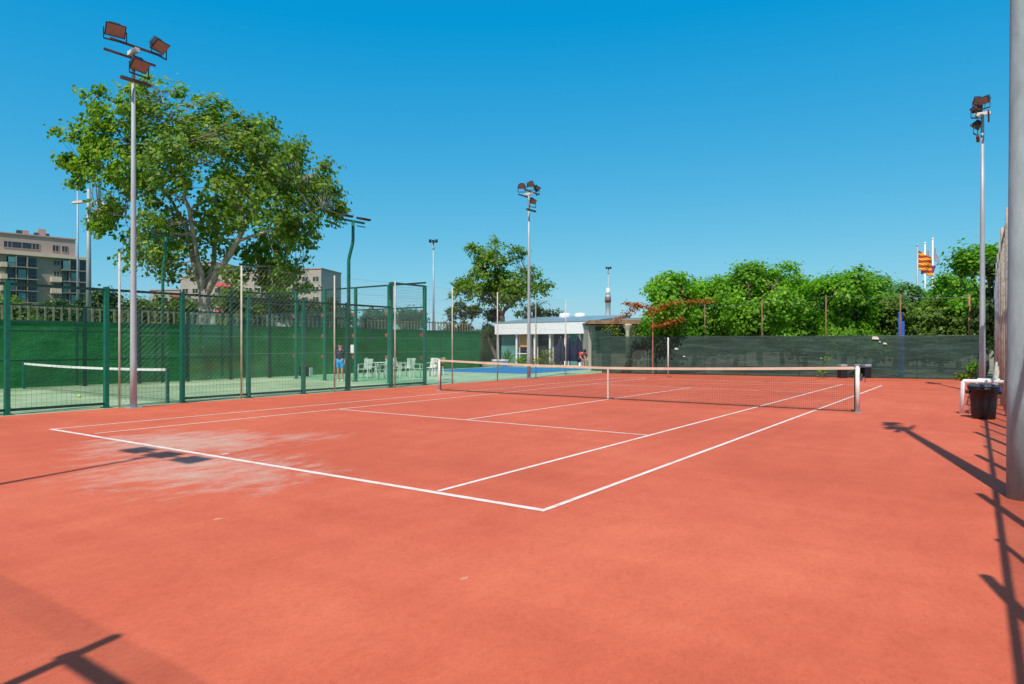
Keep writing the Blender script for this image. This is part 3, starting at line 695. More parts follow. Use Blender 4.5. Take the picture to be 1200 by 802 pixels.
# bright trees beyond the windbreak
def broad(px, d, wpx, ytop, leafm, label, seed, cat='tree', name='mulberry_tree', nclump=260, ls=.26, zb=.9, group='leafy trees beyond the windbreak fence', base=0):
    q_ = d / F; rw = wpx / 2 * q_; H = hz(ytop, d) - base; rnd = random.Random(seed)
    lim = [[(0, 0, 0, .16), (.1, 0, H * .25, .13)]]; lob = []
    for k in range(5):
        a = 2 * pi * k / 5 + rnd.uniform(-.3, .3); r = rw * .6
        lim.append([(.1, 0, H * .25, .09), (r * .5 * cos(a), r * .5 * sin(a), H * .5, .06), (r * cos(a), r * sin(a), H * .75, .02)])
    for k in range(13):
        a = rnd.uniform(0, 2 * pi); rr_ = rw * rnd.uniform(.3, .85); z = rnd.uniform(zb + .3, H * .88); s = rw * rnd.uniform(.20, .38)
        prof = 1 - max(0, (z / H - .6)) * .9
        lob.append((rr_ * cos(a) * prof, rr_ * sin(a) * prof, min(z, H - s * 1.0), s))
    lob.append((0, 0, H - rw * .40, rw * .38)); lob.append((rw * .25, .2, H - rw * .5, rw * .36)); lob.append((-rw * .3, 0, H - rw * .55, rw * .36)); lob.append((0, 0, H * .45, rw * .6))
    return tree(name, at(px, d, base), lim, lob, leafm, 'bark_dark', label, cat, group, nclump, 40, ls * .82, .42, 1, seed, .45, lower=zb * .3)
TR = [(790, 37, 86, 318, 'leaf_bright', 'bright green tree at the left end of the row, tangled with orange creeper'),
      (836, 40, 80, 322, 'leaf_bright', 'bright green tree between the creeper tree and the tallest rounded one'),
      (888, 38, 112, 306, 'leaf_bright', 'tallest rounded bright green tree beyond the windbreak cloth'),
      (943, 41, 84, 324, 'leaf_bright', 'low leafy tree just right of the tallest rounded one'),
      (988, 37, 84, 316, 'leaf_bright', 'bright pointed green tree between the third and fourth rusty posts'),
      (1024, 46, 60, 322, 'leaf_blue', 'wispy blue-green tree behind the bright row'),
      (1062, 44, 56, 332, 'leaf_blue', 'faint blue-green treetop beside the flagpoles'),
      (812, 44, 90, 326, 'leaf_bright', 'bright tree filling the gap behind the first two of the row'),
      (862, 45, 90, 322, 'leaf_bright', 'leafy tree filling the gap left of the tallest rounded one'),
      (916, 45, 84, 322, 'leaf_bright', 'leafy tree filling the gap right of the tallest rounded one'),
      (965, 44, 84, 326, 'leaf_bright', 'leafy tree in the gap behind the third rusty post'),
      (1014, 41, 70, 330, 'leaf_bright', 'small bright tree left of the wispy blue-green one'),
      (1084, 46, 70, 338, 'leaf_bright', 'green treetop directly under the flags'),
      (1048, 37, 66, 352, 'leaf_olive', 'low olive green tree behind the blue post'),
      (1100, 35, 86, 352, 'leaf_olive', 'rounded olive bush tree under the striped flag'),
      (1122, 42, 80, 316, 'leaf_bright', 'dark-shaded green tree right of the flags'),
      (1152, 34, 74, 288, 'leaf_bright', 'yellow-green tree behind the right floodlight mast'),
      (1180, 30, 60, 300, 'leaf_dark', 'dark tree overhanging the corner of the right fence')]
for i, (px, d, wd, yt, lmn, lab) in enumerate(TR): broad(px, d, wd, yt, lmn, lab, 20 + i, nclump=int(110 + wd * 2.6))
# shrubs and small trees on the raised field and behind the clubhouse
SH = [(16, 44, 70, 350, 'leaf_olive', 'olive shrub under the tall apartment block at the left edge'), (62, 46, 60, 352, 'leaf_dark', 'dark shrub below the apartment balconies'), (120, 44, 60, 340, 'leaf_dark', 'dark pointed shrub between the grey street lamps and the near mast'),
      (178, 46, 84, 342, 'leaf_olive', 'olive hedge tree behind the picket fence left of the big trunk'), (215, 47, 56, 348, 'leaf_olive', 'olive shrub touching the big trunk on its left'), (278, 46, 70, 334, 'leaf_olive', 'green shrub right of the big trunk'),
      (318, 48, 74, 338, 'leaf_dark', 'dark shrub beneath the drooping right boughs'), (358, 50, 70, 350, 'leaf_dark', 'dark shrub in front of the pink apartment block end'), (398, 54, 60, 356, 'leaf_dark', 'small dark shrub left of the green lamp post'),
      (440, 56, 40, 362, 'leaf_dark', 'small round dark tree seen through the cage corner'), (478, 62, 44, 362, 'leaf_dark', 'round dark tree between the last two cage posts')]
for i, (px, d, wd, yt, lmn, lab) in enumerate(SH): broad(px, d, wd, yt, lmn, lab, 60 + i, 'shrub', 'shrub', 120, .26, .3, 'shrubs on the raised field', 2.2)
for i, (px, d, wd, yt, lmn, lab) in enumerate([(540, 60, 52, 354, 'leaf_dark', 'dark dome shaped tree left of the clubhouse'), (630, 72, 62, 353, 'leaf_dark', 'dark tree rising above the clubhouse roof'), (578, 66, 30, 362, 'leaf_dark', 'small dark tree at the left end of the clubhouse roof')]):
    broad(px, d, wd, yt, lmn, lab, 80 + i, 'tree', 'round_tree', 120, .32, .4, 'dark trees round the clubhouse')

# small plants
def plant(px, d, wpx, hpx, leafm, label, seed, n=10, z0=0):
    q_ = d / F; w_ = wpx * q_ / 2; h = hpx * q_; rnd = random.Random(seed); t_ = empty('garden_plant', at(px, d, z0), 0, label, 'plant', 'plants in front of the clubhouse')
    vs_, fs_ = [], []; st = MB()
    for k in range(n):
        c = V((rnd.uniform(-w_, w_) * .8, rnd.uniform(-w_, w_) * .5, rnd.uniform(.25, .9) * h)); leaf_clump(vs_, fs_, c, 26, max(.18, w_ * .35), .12, rnd=rnd)
        st.tube([(0, 0, 0), c * .6, c], [.02, .015, .008], 5)
    st.build('stem', 'bark_dark', t_)
    me = bpy.data.meshes.new('leaves'); me.from_pydata(vs_, [], fs_); me.materials.append(M[leafm]); o = bpy.data.objects.new('leaves', me); col.objects.link(o); o.parent = t_
plant(645, 47, 28, 22, 'leaf_yellow', 'yellow-green bush in front of the clubhouse door', 1, 16)
plant(610, 49, 26, 15, 'leaf_bright', 'low green bush under the orange window blind', 2, 12)
plant(556, 48, 22, 12, 'leaf_yellow', 'yellow-green plant against the green wall left of the clubhouse', 3, 8)
plant(627, 49, 12, 14, 'leaf_yellow', 'thin yellowish plant between the mast and the bush', 6, 6)
plant(518, 30, 12, 8, 'leaf_yellow', 'small yellow flowered plant seen above the left net post', 4, 5, .6)
plant(1130, 29.2, 14, 7, 'leaf_yellow', 'yellow-green weeds at the right end of the windbreak', 5, 6)
plant(1142, 29.6, 14, 22, 'leaf_bright', 'leafy creeper climbing the right end of the windbreak', 7, 8)
plant(965, 31.4, 8, 26, 'leaf_bright', 'small leafy sprig poking through the windbreak cloth', 9, 3)
# spiky palm plant by the clubhouse corner
yu = empty('spiky_palm', at(583, 50), 0, 'dark spiky palm leaning beside the left end of the clubhouse', 'plant')
MB().tube([(0, 0, 0), (-.2, 0, .8), (-.75, 0, 1.7), (-1.0, 0, 2.4)], [.16, .14, .12, .10], 8).build('trunk', 'bark_dark', yu, True)
fr = MB(); rnd = random.Random(4)
for k in range(46):
    a = rnd.uniform(0, 2 * pi); el = rnd.uniform(-.5, 1.2); ln_ = rnd.uniform(.9, 1.6); b = V((-1.0, 0, 2.35)); d = V((cos(a) * cos(el), sin(a) * cos(el), sin(el))); s = V((-sin(a), cos(a), 0)) * .04
    m1 = b + d * ln_ * .5 + V((0, 0, .05)); e1 = b + d * ln_ - V((0, 0, .3 * ln_))
    fr.poly([b - s * .5, b + s * .5, m1 + s, m1 - s]); fr.poly([m1 - s, m1 + s, e1])
fr.build('fronds', 'leaf_dark', yu)
yu2 = empty('agave_plant', at(594, 49.3), 0, 'grey-green agave with broad drooping leaves before the clubhouse window', 'plant'); fr = MB()
for k in range(26):
    a = rnd.uniform(0, 2 * pi); el = rnd.uniform(.5, 1.35); ln_ = rnd.uniform(1.0, 1.9); b = V((0, 0, .05)); d = V((cos(a) * cos(el), sin(a) * cos(el), sin(el))); s = V((-sin(a), cos(a), 0)) * .07
    m1 = b + d * ln_ * .6; e1 = b + d * ln_ - V((0, 0, .25 * ln_)); fr.poly([b - s * .6, b + s * .6, m1 + s, m1 - s]); fr.poly([m1 - s, m1 + s, e1])
fr.build('leaves', 'leaf_blue', yu2)
# orange creeper on the left tree
cr = empty('orange_creeper', at(800, 34.8), 0, 'orange flowering creeper arching over the left rusty posts', 'creeper'); vs_, fs_ = [], []; st = MB(); q_ = 34.8 / F
for pts in ([(762, 368), (775, 360), (790, 355), (815, 353), (838, 354)], [(768, 383), (785, 378), (800, 373)], [(735, 357), (748, 358), (765, 362)], [(720, 378), (738, 366), (750, 356)]):
    P3 = [V(((x - 800) * q_, 0, 0)) for x, y_ in pts]; P3 = [RGT * p.x + V((0, 0, hz(y_, 34.8))) for p, (x, y_) in zip(P3, pts)]
    st.tube(P3, .02, 5)
    for i in range(len(P3) - 1):
        for k in range(6): leaf_clump(vs_, fs_, P3[i].lerp(P3[i + 1], k / 6) , 20, .28, .13, .5)
pz = [RGT * ((765 - 800) * q_) + V((0, 0, z)) for z in (0, 2, hz(368, 34.8))]; st.tube(pz, .03, 6)
st.build('stem', 'rusty', cr); me = bpy.data.meshes.new('leaves'); me.from_pydata(vs_, [], fs_); me.materials.append(M['leaf_orange']); o = bpy.data.objects.new('leaves', me); col.objects.link(o); o.parent = cr

# ------------------------------------------------------------------ clubhouse
ch = empty('clubhouse', (-19.0, 38, 0), 0, 'low white clubhouse with glazed front and sloping grey roof', 'building')
MB().box((0, 3.2, 1.2), (8.4, 5.6, 2.4)).build('wall', 'dirtywhite', ch)
MB().box((0, -.05, 2.80), (9.0, .5, .86)).build('fascia', 'white', ch, bevel=.01)
MB().hexa([(-4.5, -.32, 3.24), (4.5, -.32, 3.24), (4.5, 6, 3.86), (-4.5, 6, 3.86), (-4.5, -.32, 3.31), (4.5, -.32, 3.31), (4.5, 6, 3.96), (-4.5, 6, 3.96)]).build('roof', 'roofmetal', ch)
MB().hexa([(-4.4, 0.3, 2.4), (4.4, .3, 2.4), (4.4, 5.9, 2.4), (-4.4, 5.9, 2.4), (-4.4, 0.3, 3.26), (4.4, .3, 3.26), (4.4, 5.9, 3.82), (-4.4, 5.9, 3.82)]).build('loft', 'dirtywhite', ch)
for i, x in enumerate((-4.4, -2.55, -1.4, -.85, .55, 1.9, 3.15, 4.4)): MB().box((x, .0, 1.19), (.12 if x not in (-1.4, 4.4) else .26, .14, 2.38)).build('column', 'white', ch)
for x0, x1, m_, zt in ((-4.3, -2.65, 'winglass_teal', 0), (-2.45, -1.55, 'curtain', 1), (-1.3, -.93, 'winglass', 0), (-.75, .47, 'winglass', 0), (.65, 1.82, 'winglass', 0), (2.0, 3.07, 'winglass_teal', 0), (3.25, 4.25, 'brickpanel', 0)):
    wd = MB().box(((x0 + x1) / 2, .335, 1.2), (x1 - x0, .03, 2.3)).build('glazing', 'winglass' if zt else m_, ch)
    if zt: MB().box(((x0 + x1) / 2, .30, 1.85), (x1 - x0 - .04, .02, .95)).build('blind', 'curtain', wd)
for x in (.2,): MB().box((x - 2.1, -.1, .86), (1.2, .08, .06)).build('sill', 'white', ch)
MB().box((0, -.6, -.003), (9.4, 1.1, .06)).build('step', 'dirtywhite', ch)
for px, lab in ((662, 'white round water tank on the roof, left one'), (680, 'white round water tank on the roof, right one beside the brown building')):
    tk = empty('water_tank', at(px, 56.5), 0, lab, 'water tank', 'white tanks above the clubhouse')
    zb_ = hz(374.5, 56.5); MB().lathe((0, 0, zb_), [(.44, 0), (.48, .06), (.48, .42), (.40, .50), (.1, .55)], 16).build('tank', 'white', tk, True)
    st = MB()
    for a, b in ((-.35, -.35), (.35, -.35), (.35, .35), (-.35, .35)): st.bar((a, b, 0), (a, b, zb_), .06)
    st.build('stand', 'rusty', tk)
sw = empty('side_windbreak', at(704, 40), -YAW, 'short darker windbreak panel at the left end of the long cloth fence', 'fence')
swm = MB(); n_ = 12
for i in range(n_):
    for j in range(4):
        g_ = lambda a, b: V((-.52 + 1.1 * a / n_, .04 * sin(a * 1.3 + b * .4), .03 + 2.35 * b / 4))
        swm.poly([g_(i, j), g_(i + 1, j), g_(i + 1, j + 1), g_(i, j + 1)])
swm.build('windbreak_cloth', 'shade', sw, True)
for x_ in (-.52, .58): MB().tube([(x_, .06, 0), (x_, .06, 2.45)], .03, 8).build('post', 'dark_steel', sw, True)
plant(716, 41.5, 34, 24, 'leaf_yellow', 'yellowish climbing plant hanging before the dark hut opening', 31, 16, 1.55)
plant(748, 43.5, 12, 14, 'leaf_yellow', 'small yellow-green sprig right of the cream column', 32, 6, 1.9)
plant(762, 36.5, 18, 22, 'leaf_bright', 'low leafy bush top showing over the windbreak by the creeper', 33, 8, 1.2)
# brown-edged pergola building
bh = empty('changing_hut', at(726, 46), -YAW, 'beige hut with brown wooden roof edge and dark openings beside the clubhouse', 'building')
q_ = 46 / F; X = lambda px: (px - 726) * q_
MB().box((0, 2.2, 1.45), (4.2, 3.6, 2.9)).build('wall', 'plaster_beige', bh)
MB().box((.3, 1.9, 3.06), (5.0, 5.2, .12)).build('roof', 'wood', bh)
MB().box((.3, -.75, 3.08), (5.1, .08, .26)).build('roof_edge', 'wood', bh)
MB().box((1.2, 2.4, 3.28), (3.2, 3.4, .3)).build('roof_box', 'roofmetal', bh)
MB().box((-.45, .37, 1.9), (2.3, .04, 1.8)).build('opening', 'winglass', bh)
MB().box((1.6, .37, 2.0), (.9, .04, 1.5)).build('opening', 'winglass', bh)
MB().lathe((X(734), -.5, 0), [(.14, 0), (.14, 2.4), (.2, 2.6), (.34, 2.85), (.36, 2.95)], 12).build('column', 'plaster_cream', bh, True)
ext = MB().box((X(775), 1.4, 2.88), (1.9, 3.0, .14)); ext.bar((X(795), 0, 0), (X(795), 0, 2.81), .12); ext.bar((X(795), 2.6, 0), (X(795), 2.6, 2.81), .12); ext.build('side_canopy', 'galv', bh)
MB().box((X(775), 2.6, 1.4), (1.7, .1, 2.78)).build('dark_back', 'darkgrey', bh)
ft = empty('factory_shed', at(735, 70), -YAW, 'long grey industrial roof far behind the hut', 'building'); q_ = 70 / F
MB().box((0, 3, 1.9), (8.5, 6, 3.8)).build('wall', 'darkgrey', ft)
MB().hexa([(-4.4, -.2, 3.82), (4.4, -.2, 3.82), (4.4, 6.2, 3.82), (-4.4, 6.2, 3.82), (-4.4, .8, 4.5), (4.4, .8, 4.3), (4.4, 5, 4.3), (-4.4, 5, 4.5)]).build('roof', 'roofmetal', ft)
tw = empty('white_tower', at(712.5, 80), 0, 'small white and grey cylindrical tower above the brown roof', 'tower')
MB().lathe((0, 0, 0), [(.40, 0), (.40, 4.6), (.30, 4.7), (.30, 7.0), (.36, 7.05), (.36, 7.45)], 16).build('shaft', 'galv', tw, True)
MB().lathe((0, 0, 7.46), [(.26, 0), (.28, .4), (.22, .7), (.08, .85)], 16).build('dome', 'white', tw, True)
MB().lathe((0, 0, 6.6), [(.37, 0), (.39, .35), (.37, .4)], 16).build('band', 'brickpanel', tw, True)
MB().lathe((0, 0, 4.0), [(.5, 0), (.55, .4), (.38, .9)], 16).build('collar', 'white', tw, True)

# ------------------------------------------------------------------ far lamp posts
def street_lamp(px, d, ytop, label, kind='flat', base=0, r=.09, w_=1.2):
    z = hz(ytop, d) - base; t_ = empty('street_lamp', at(px, d, base), -YAW, label, 'lamp post', 'distant lamp posts')
    MB().tube([(0, 0, 0), (0, 0, z)], [r, r * .6], 10).build('pole', 'galv', t_, True)
    if kind == 'flat':
        MB().bar((-w_ / 2, 0, z), (w_ / 2, 0, z), .08).build('crossarm', 'lampbody', t_)
        for sx in (-1, 0, 1): MB().box((sx * w_ * .36, -.15, z + .12), (w_ * .26, .45, .16), rot=Matrix.Rotation(R(25) * (1 if sx else .4), 3, 'X')).build('floodlight', 'lampbody', t_)
        MB().box((0, 0, z - .5), (.28, .28, .3)).build('box', 'galv', t_)
    else:
        for sx in (-1, 1):
            MB().bar((0, 0, z - .85), (sx * .35, 0, z - .75), .07).build('arm', 'galv', t_)
            MB().hexa([(sx * .3, -.12, z - .8), (sx * 1.0, -.1, z - .86 - .1 * (sx > 0)), (sx * 1.0, .1, z - .86 - .1 * (sx > 0)), (sx * .3, .12, z - .8), (sx * .35, -.08, z - .66), (sx * .9, -.06, z - .72 - .1 * (sx > 0)), (sx * .9, .06, z - .72 - .1 * (sx > 0)), (sx * .35, .08, z - .66)]).build('lantern', 'plaster_cream', t_)
    return t_
street_lamp(91, 62, 214, 'thin grey lamp post with dark flat head left of the big tree', 'flat', 2.2, .11)
street_lamp(104, 40, 222, 'stout grey post with two cream lanterns beside the big tree', 'lantern', 2.2, .16)
street_lamp(508, 66, 284, 'lone slim floodlight post between the cage and the smaller tree', 'flat', 0, .12, .85)
street_lamp(713, 95, 315, 'tiny far lamp post above the white tower', 'flat', 0, .10, .8)

# ------------------------------------------------------------------ flags
def flagpole(px, d, ytop, matn, label):
    t_ = empty('flagpole', at(px, d), -YAW, label, 'flagpole', 'flagpoles beyond the trees'); z = hz(ytop, d)
    MB().tube([(0, 0, 0), (0, 0, z)], [.10, .07], 10).build('pole', matn, t_, True); MB().ball((0, 0, z + .08), .11).build('finial', matn, t_, True); return t_
def flag(px, d, ytop, w_, h, matn, label, droop=.5, seed=0, skew=.4):
    t_ = MB(); q_ = d / F; n = 14; m_ = 8; pts = []
    for i in range(n + 1):
        u = i / n; pts.append([V((RGT * (u * w_ + .1) + FWD * (.22 * sin(u * 7 + seed + j * .35) * u ** .4)) + V((0, 0, -h * j / m_ * (1 - .1 * u) - droop * u ** 1.3 + .06 * sin(u * 9 + seed)))) for j in range(m_ + 1)])
    for i in range(n):
        for j in range(m_): t_.poly([pts[i][j], pts[i + 1][j], pts[i + 1][j + 1], pts[i][j + 1]])
    o = t_.build('flag', matn, None, True); o.location = at(px, d, hz(ytop, d)); sol = o.modifiers.new('thickness', 'SOLIDIFY'); sol.thickness = .006
    return tag(o, label, 'flag', 'flags flying above the trees')
flagpole(1075, 60, 289, 'galv', 'blue-grey flagpole carrying the striped flag'); flagpole(1084, 66, 286, 'white', 'short white flagpole just behind the striped flag'); flagpole(1093, 68, 281, 'white', 'tallest white flagpole right of the striped flag')
flag(1075, 60, 294, 1.3, 1.75, 'senyera', 'yellow flag with red stripes flying above the trees', .85, 0)
flag(1084, 66, 290, .5, 1.6, 'flaggrey', 'grey-white limp flag between the two white flagpoles', .9, 2)
flag(1093, 68, 288, .45, 1.3, 'flaggrey', 'pale grey limp flag on the tallest white flagpole', 1.0, 3)
flag(1078, 61, 309, 1.2, .9, 'flagpurple', 'purple and red flag hanging below the striped one', .2, 4)
bp_ = empty('blue_post', behind(1055, 1.7)[0], 0, 'bright blue upright post behind the windbreak near the flags', 'post')
bb = MB().box((0, 0, 1.55), (.16, .14, 3.1)); bb.build('shaft', 'bluepaint', bp_, bevel=.01); MB().box((.0, 0, 3.12), (.2, .18, .04)).build('cap', 'bluepaint', bp_)
MB().box((.13, 0, 1.35), (.1, .1, 2.7)).build('side_tube', 'bluepaint', bp_)

# ------------------------------------------------------------------ apartment blocks
def frame(px0, d0, px1, d1):
    a, b = at(px0, d0), at(px1, d1); u = (b - a); L_ = u.length; u = u / L_; ang = math.atan2(u.y, u.x); return a, ang, L_
a, ang, LA = frame(-70, 160, 106, 182)
ap = empty('apartment_block', a, ang, 'brown and olive apartment block with dark balconies at the left edge', 'building')
TOP = 29.8; FL = 3.0; S = LA / 176
pw = MB().box((LA / 2, 9, 12.2), (LA, 14, 24.4)); pw.build('wall', 'plaster_olive', ap)
MB().box((LA / 2 - 1.5, 8.5, 27.2), (LA - 3, 12.0, 5.2)).build('penthouse', 'plaster_pink', ap)
MB().box((LA / 2, 8.3, 24.75), (LA + .6, 15.2, .7)).build('cornice', 'plaster_cream', ap)
MB().box((LA / 2 - 1.5, 8.4, 29.9), (LA - 2.6, 12.4, .3)).build('parapet', 'plaster_pink', ap)
for x, w2, h2 in ((LA * .565, .9, 1.4), (LA * .525, .8, 1.3), (LA * .68, 1.1, 2.2), (LA * .645, .7, 1.1), (LA * .715, .7, 1.1), (LA * .2, 1, 1.5)): MB().box((x, 6, 30.0 + h2 / 2), (w2 * 1.6, 1.4, h2)).build('chimney', 'plaster_pink' if h2 > 1.3 else 'darkgrey', ap)
def px2u(px): return (px + 70) * S
def window(px0, px1, z, h, parent, y0=0., fr_='plaster_cream', m_='winglass', uu=None):
    u0, u1 = (px2u(px0), px2u(px1)) if uu is None else uu
    wn = MB(); wn.box(((u0 + u1) / 2, y0 - .03, z + h + .06), (u1 - u0 + .24, .14, .12)); wn.box(((u0 + u1) / 2, y0 - .03, z - .06), (u1 - u0 + .24, .18, .12))
    for k in (u0 - .06, u1 + .06, (u0 + u1) / 2): wn.box((k, y0 - .03, z + h / 2), (.10, .12, h))
    o = wn.build('window', fr_, parent); MB().box(((u0 + u1) / 2, y0 - .01, z + h / 2), (u1 - u0, .06, h)).build('pane', m_, o)
for p0, p1 in ((-50, -38), (-30, -12), (1, 10), (10.8, 34), (35, 43), (60, 67.5), (72, 79)): window(p0, p1, 26.3, 1.5, ap, 2.47, 'plaster_pink')
for fl in range(8):
    z = 24.3 - FL * (fl + 1)
    # left bay 0..40, right bay 60..103, with projecting balconies, plus another off frame
    for b0, b1 in ((-66, -30), (3, 40), (70, 103)):
        u0, u1 = px2u(b0), px2u(b1); w3 = u1 - u0
        bl = MB().box(((u0 + u1) / 2, 1.2, z - .02), (w3, 2.2, .24)).build('balcony', 'plaster_olive', ap)
        rl = MB()
        for k in range(int(w3 / .7) + 1): rl.box((u0 + .05 + (w3 - .1) * k / int(w3 / .7), .14, z + .55), (.05, .05, .9))
        rl.box(((u0 + u1) / 2, .14, z + 1.02), (w3, .07, .06)); rl.build('railing', 'darkgrey', bl)
        MB().box(((u0 + u1) / 2, 1.97, z + 1.45), (w3 - .2, .06, 2.55)).build('glazed_doors', 'winglass', bl)
        for k in (.3, .66): MB().box((u0 + w3 * k, 1.3, z + 1.45), (.22, 1.3, 2.6)).build('divider', 'plaster_olive', bl)
        for k in ((.36, .62),) if fl % 2 else ((.05, .27),): MB().box((u0 + w3 * (k[0] + k[1]) / 2, .9, z + 1.35), (w3 * (k[1] - k[0]), .06, 2.3)).build('screen', 'winglass_teal', bl)
    if fl > 0:
        u0, u1 = px2u(56), px2u(69); bl = MB().box(((u0 + u1) / 2, 1.0, z + .35), (u1 - u0, 2.0, 1.3)).build('balcony', 'plaster_cream', ap)
    window(61, 68, z + 1.35, 1.15, ap, 1.97, 'plaster_olive'); window(-20, -12, z + 1.2, 1.3, ap, 1.97, 'plaster_olive')
    u0, u1 = px2u(-4), px2u(3); MB().box(((u0 + u1) / 2, .9, z + .4), (u1 - u0, 2.1, 1.2)).build('balcony', 'plaster_cream', ap)
a, ang, LB = frame(176, 205, 376, 196)
ab = empty('apartment_block', a, ang, 'pinkish apartment block with red awnings seen through the big tree', 'building'); S2 = LB / 200
def seg(p0, p1, zt, m_='plaster_beige', dy=0.):
    u0, u1 = (p0 - 176) * S2, (p1 - 176) * S2; MB().box(((u0 + u1) / 2, 7 + dy, zt / 2), (u1 - u0, 14, zt)).build('wing', m_, ab); MB().box(((u0 + u1) / 2, 7 + dy, zt + .15), (u1 - u0 + .4, 14.4, .3)).build('parapet', 'plaster_pink', ab)
for p0, p1, zt, dy in ((176, 212, 18, 0), (212, 236, 22.0, .3), (236, 251, 26.2, .6), (251, 300, 22.8, .1), (300, 340, 24.2, .5), (340, 376, 23.6, .2)):
    seg(p0, p1, zt, 'plaster_beige', dy); n = max(1, int((p1 - p0) * S2 / 3.2)); fl = int((zt - 2) / 3)
    for k in range(n):
        for f_ in range(max(0, fl - 4), fl):
            u = (p0 - 176) * S2 + ((p1 - p0) * S2) * (k + .5) / n; window(0, 0, f_ * 3 + 2.0, 1.4, ab, dy - .03, 'plaster_cream', 'winglass', (u - .9, u + .9))
for px, z in ((209, 16.3), (221, 13.2), (262, 19.2), (270, 19.2), (261, 11.0), (320, 16.2)):
    u = (px - 176) * S2; MB().hexa([(u - 1.6, -1.1, z - .5), (u + 1.6, -1.1, z - .5), (u + 1.6, 0, z + .4), (u - 1.6, 0, z + .4), (u - 1.6, -1.1, z - .3), (u + 1.6, -1.1, z - .3), (u + 1.6, 0, z + .9), (u - 1.6, 0, z + .9)]).build('awning', 'awning', ab)

# ------------------------------------------------------------------ loose things
# black bin
bn = empty('litter_bin', (8.77, 12.05, 0), .2, 'black plastic rubbish bin standing by the white frame', 'bin')
MB().lathe((0, 0, 0), [(.20, 0), (.215, .02), (.235, .35), (.262, .60), (.285, .61), (.285, .66), (.25, .665), (.245, .60)], 20).build('tub', 'black', bn, True)
MB().lathe((0, 0, .668), [(.292, 0), (.296, .035), (.26, .055), (.12, .075), (.02, .078)], 20).build('lid', 'darkgrey', bn, True)
for sx in (-.29, .29): MB().bar((sx, -.05, .55), (sx, .05, .55), .05, .05).build('handle', 'black', bn)
wb = empty('metal_bench', (8.35, 12.95, 0), 0, 'small white metal frame leaning out from the right fence by the bin', 'bench')
MB().tube([(0, 0, 0), (.03, 0, .72), (.05, 0, .75), (.78, .0, .75)], .04, 10).build('front_tube', 'white', wb, True)
MB().tube([(.25, .9, 0), (.28, .9, .72), (.3, .9, .75), (.72, .9, .75)], .03, 10).build('rear_tube', 'white', wb, True)
MB().bar((.60, -.02, .72), (.55, .92, .72), .05).build('crossbar', 'white', wb)
wv = MB()
for k in range(6):
    z = .12 + k * .1; wv.tube([(.14, .05, z), (.2 + .02 * (k % 2), .25, z + .03), (.15, .5, z - .02), (.22, .85, z + .02)], .012, 5)
for k in range(5): y_ = .1 + .18 * k; wv.tube([(.15, y_, .02), (.19, y_ + .03, .35), (.16, y_ - .02, .7)], .01, 5)
wv.build('basket_netting', 'rusty', wb)
for (x_, y_, z_) in ((9.08, 14.2, 0), ):
    ds = empty('tool_bundle', (8.98, 14.6, 0), .3, 'grey jumble of rolled netting propped against the right fence', 'rolled net')
    r_ = MB()
    for k in range(5): r_.tube([(-.1 + .05 * k, .1 * k, 0), (-.02 + .03 * k, .08 * k, .5), (.05 + .02 * k, .1 * k, .95 + .1 * (k % 3))], [.06, .07, .04], 8)
    r_.build('roll', 'beige_post', ds, True); MB().tube([(-.16, .2, .45), (.16, .22, .47)], .09, 8).build('strap', 'bluepaint', ds, True)
# dark bench at far end
bc = empty('court_bench', at(1001, 31.6), -YAW, 'dark grey bench with two black block legs beyond the right net post', 'bench')
MB().box((0, 0, .52), (1.42, .42, .07)).build('seat', 'darkgrey', bc, bevel=.01)
for sx in (-.56, .56):
    MB().box((sx, 0, .245), (.30, .36, .48)).build('leg', 'black', bc, bevel=.01); MB().box((sx, 0, .60), (.30, .36, .09)).build('pad', 'galv', bc)
# tennis balls
bls = [(10.7, 480, 'yellow tennis ball beside the leftmost green cage post'), (93, 466, 'yellow tennis ball in the middle of the padel turf'), (105, 451, 'yellow tennis ball near the far end of the padel net'), (483, 449, 'yellow tennis ball near the far cage corner')]
for px, y_, lab in bls:
    d = F * CH / (y_ - PY); b_ = MB().ball((0, 0, 0), .045, n=14, m=8).build('tennis_ball', 'ball', None, True); b_.location = at(px, d, .04); tag(b_, lab, 'ball', 'tennis balls on the padel court')

# white garden chairs
def chair_proto(m_='dirtywhite'):
    t_ = empty('garden_chair', (0, 0, 0))
    MB().box((0, 0, .43), (.46, .44, .03)).build('seat', m_, t_, bevel=.01)
    bk = MB(); 
    for k in range(6): x_ = -.19 + .076 * k; bk.hexa([(x_ - .026, .20, .46), (x_ + .026, .20, .46), (x_ + .026, .225, .46), (x_ - .026, .225, .46), (x_ - .026, .30, .84), (x_ + .026, .30, .84), (x_ + .026, .325, .84), (x_ - .026, .325, .84)])
    bk.box((0, .32, .87), (.48, .03, .07)); bk.box((0, .212, .46), (.46, .03, .03)); bk.build('backrest', m_, t_)
    for sx in (-1, 1):
        MB().bar((sx * .25, -.22, .65), (sx * .25, .27, .67), .05, .03).build('armrest', m_, t_)
        MB().bar((sx * .26, -.24, 0), (sx * .245, -.19, .65), .04).build('leg', m_, t_); MB().bar((sx * .25, .27, 0), (sx * .225, .19, .44), .04).build('leg', m_, t_)
    return t_
cp = chair_proto(); CHS = [(428, 31.5, .3, 'white plastic chair beside the far cage post, turned left'), (447, 30.6, -.4, 'white plastic chair nearest the man in navy'), (460, 32, 1.2, 'white plastic chair turned sideways beside the white table'), (478, 33, .2, 'white plastic chair behind the second last cage post'), (489, 31.8, 2.6, 'white plastic chair with its back to the court'),
       (505, 33.4, .1, 'white plastic chair right of the cage corner post'), (513, 35, -.6, 'white plastic chair close to the left net post'), (468, 35, 2.9, 'white plastic chair against the far green wall'), (437, 34.5, 2.2, 'white plastic chair half hidden by the chair row')]
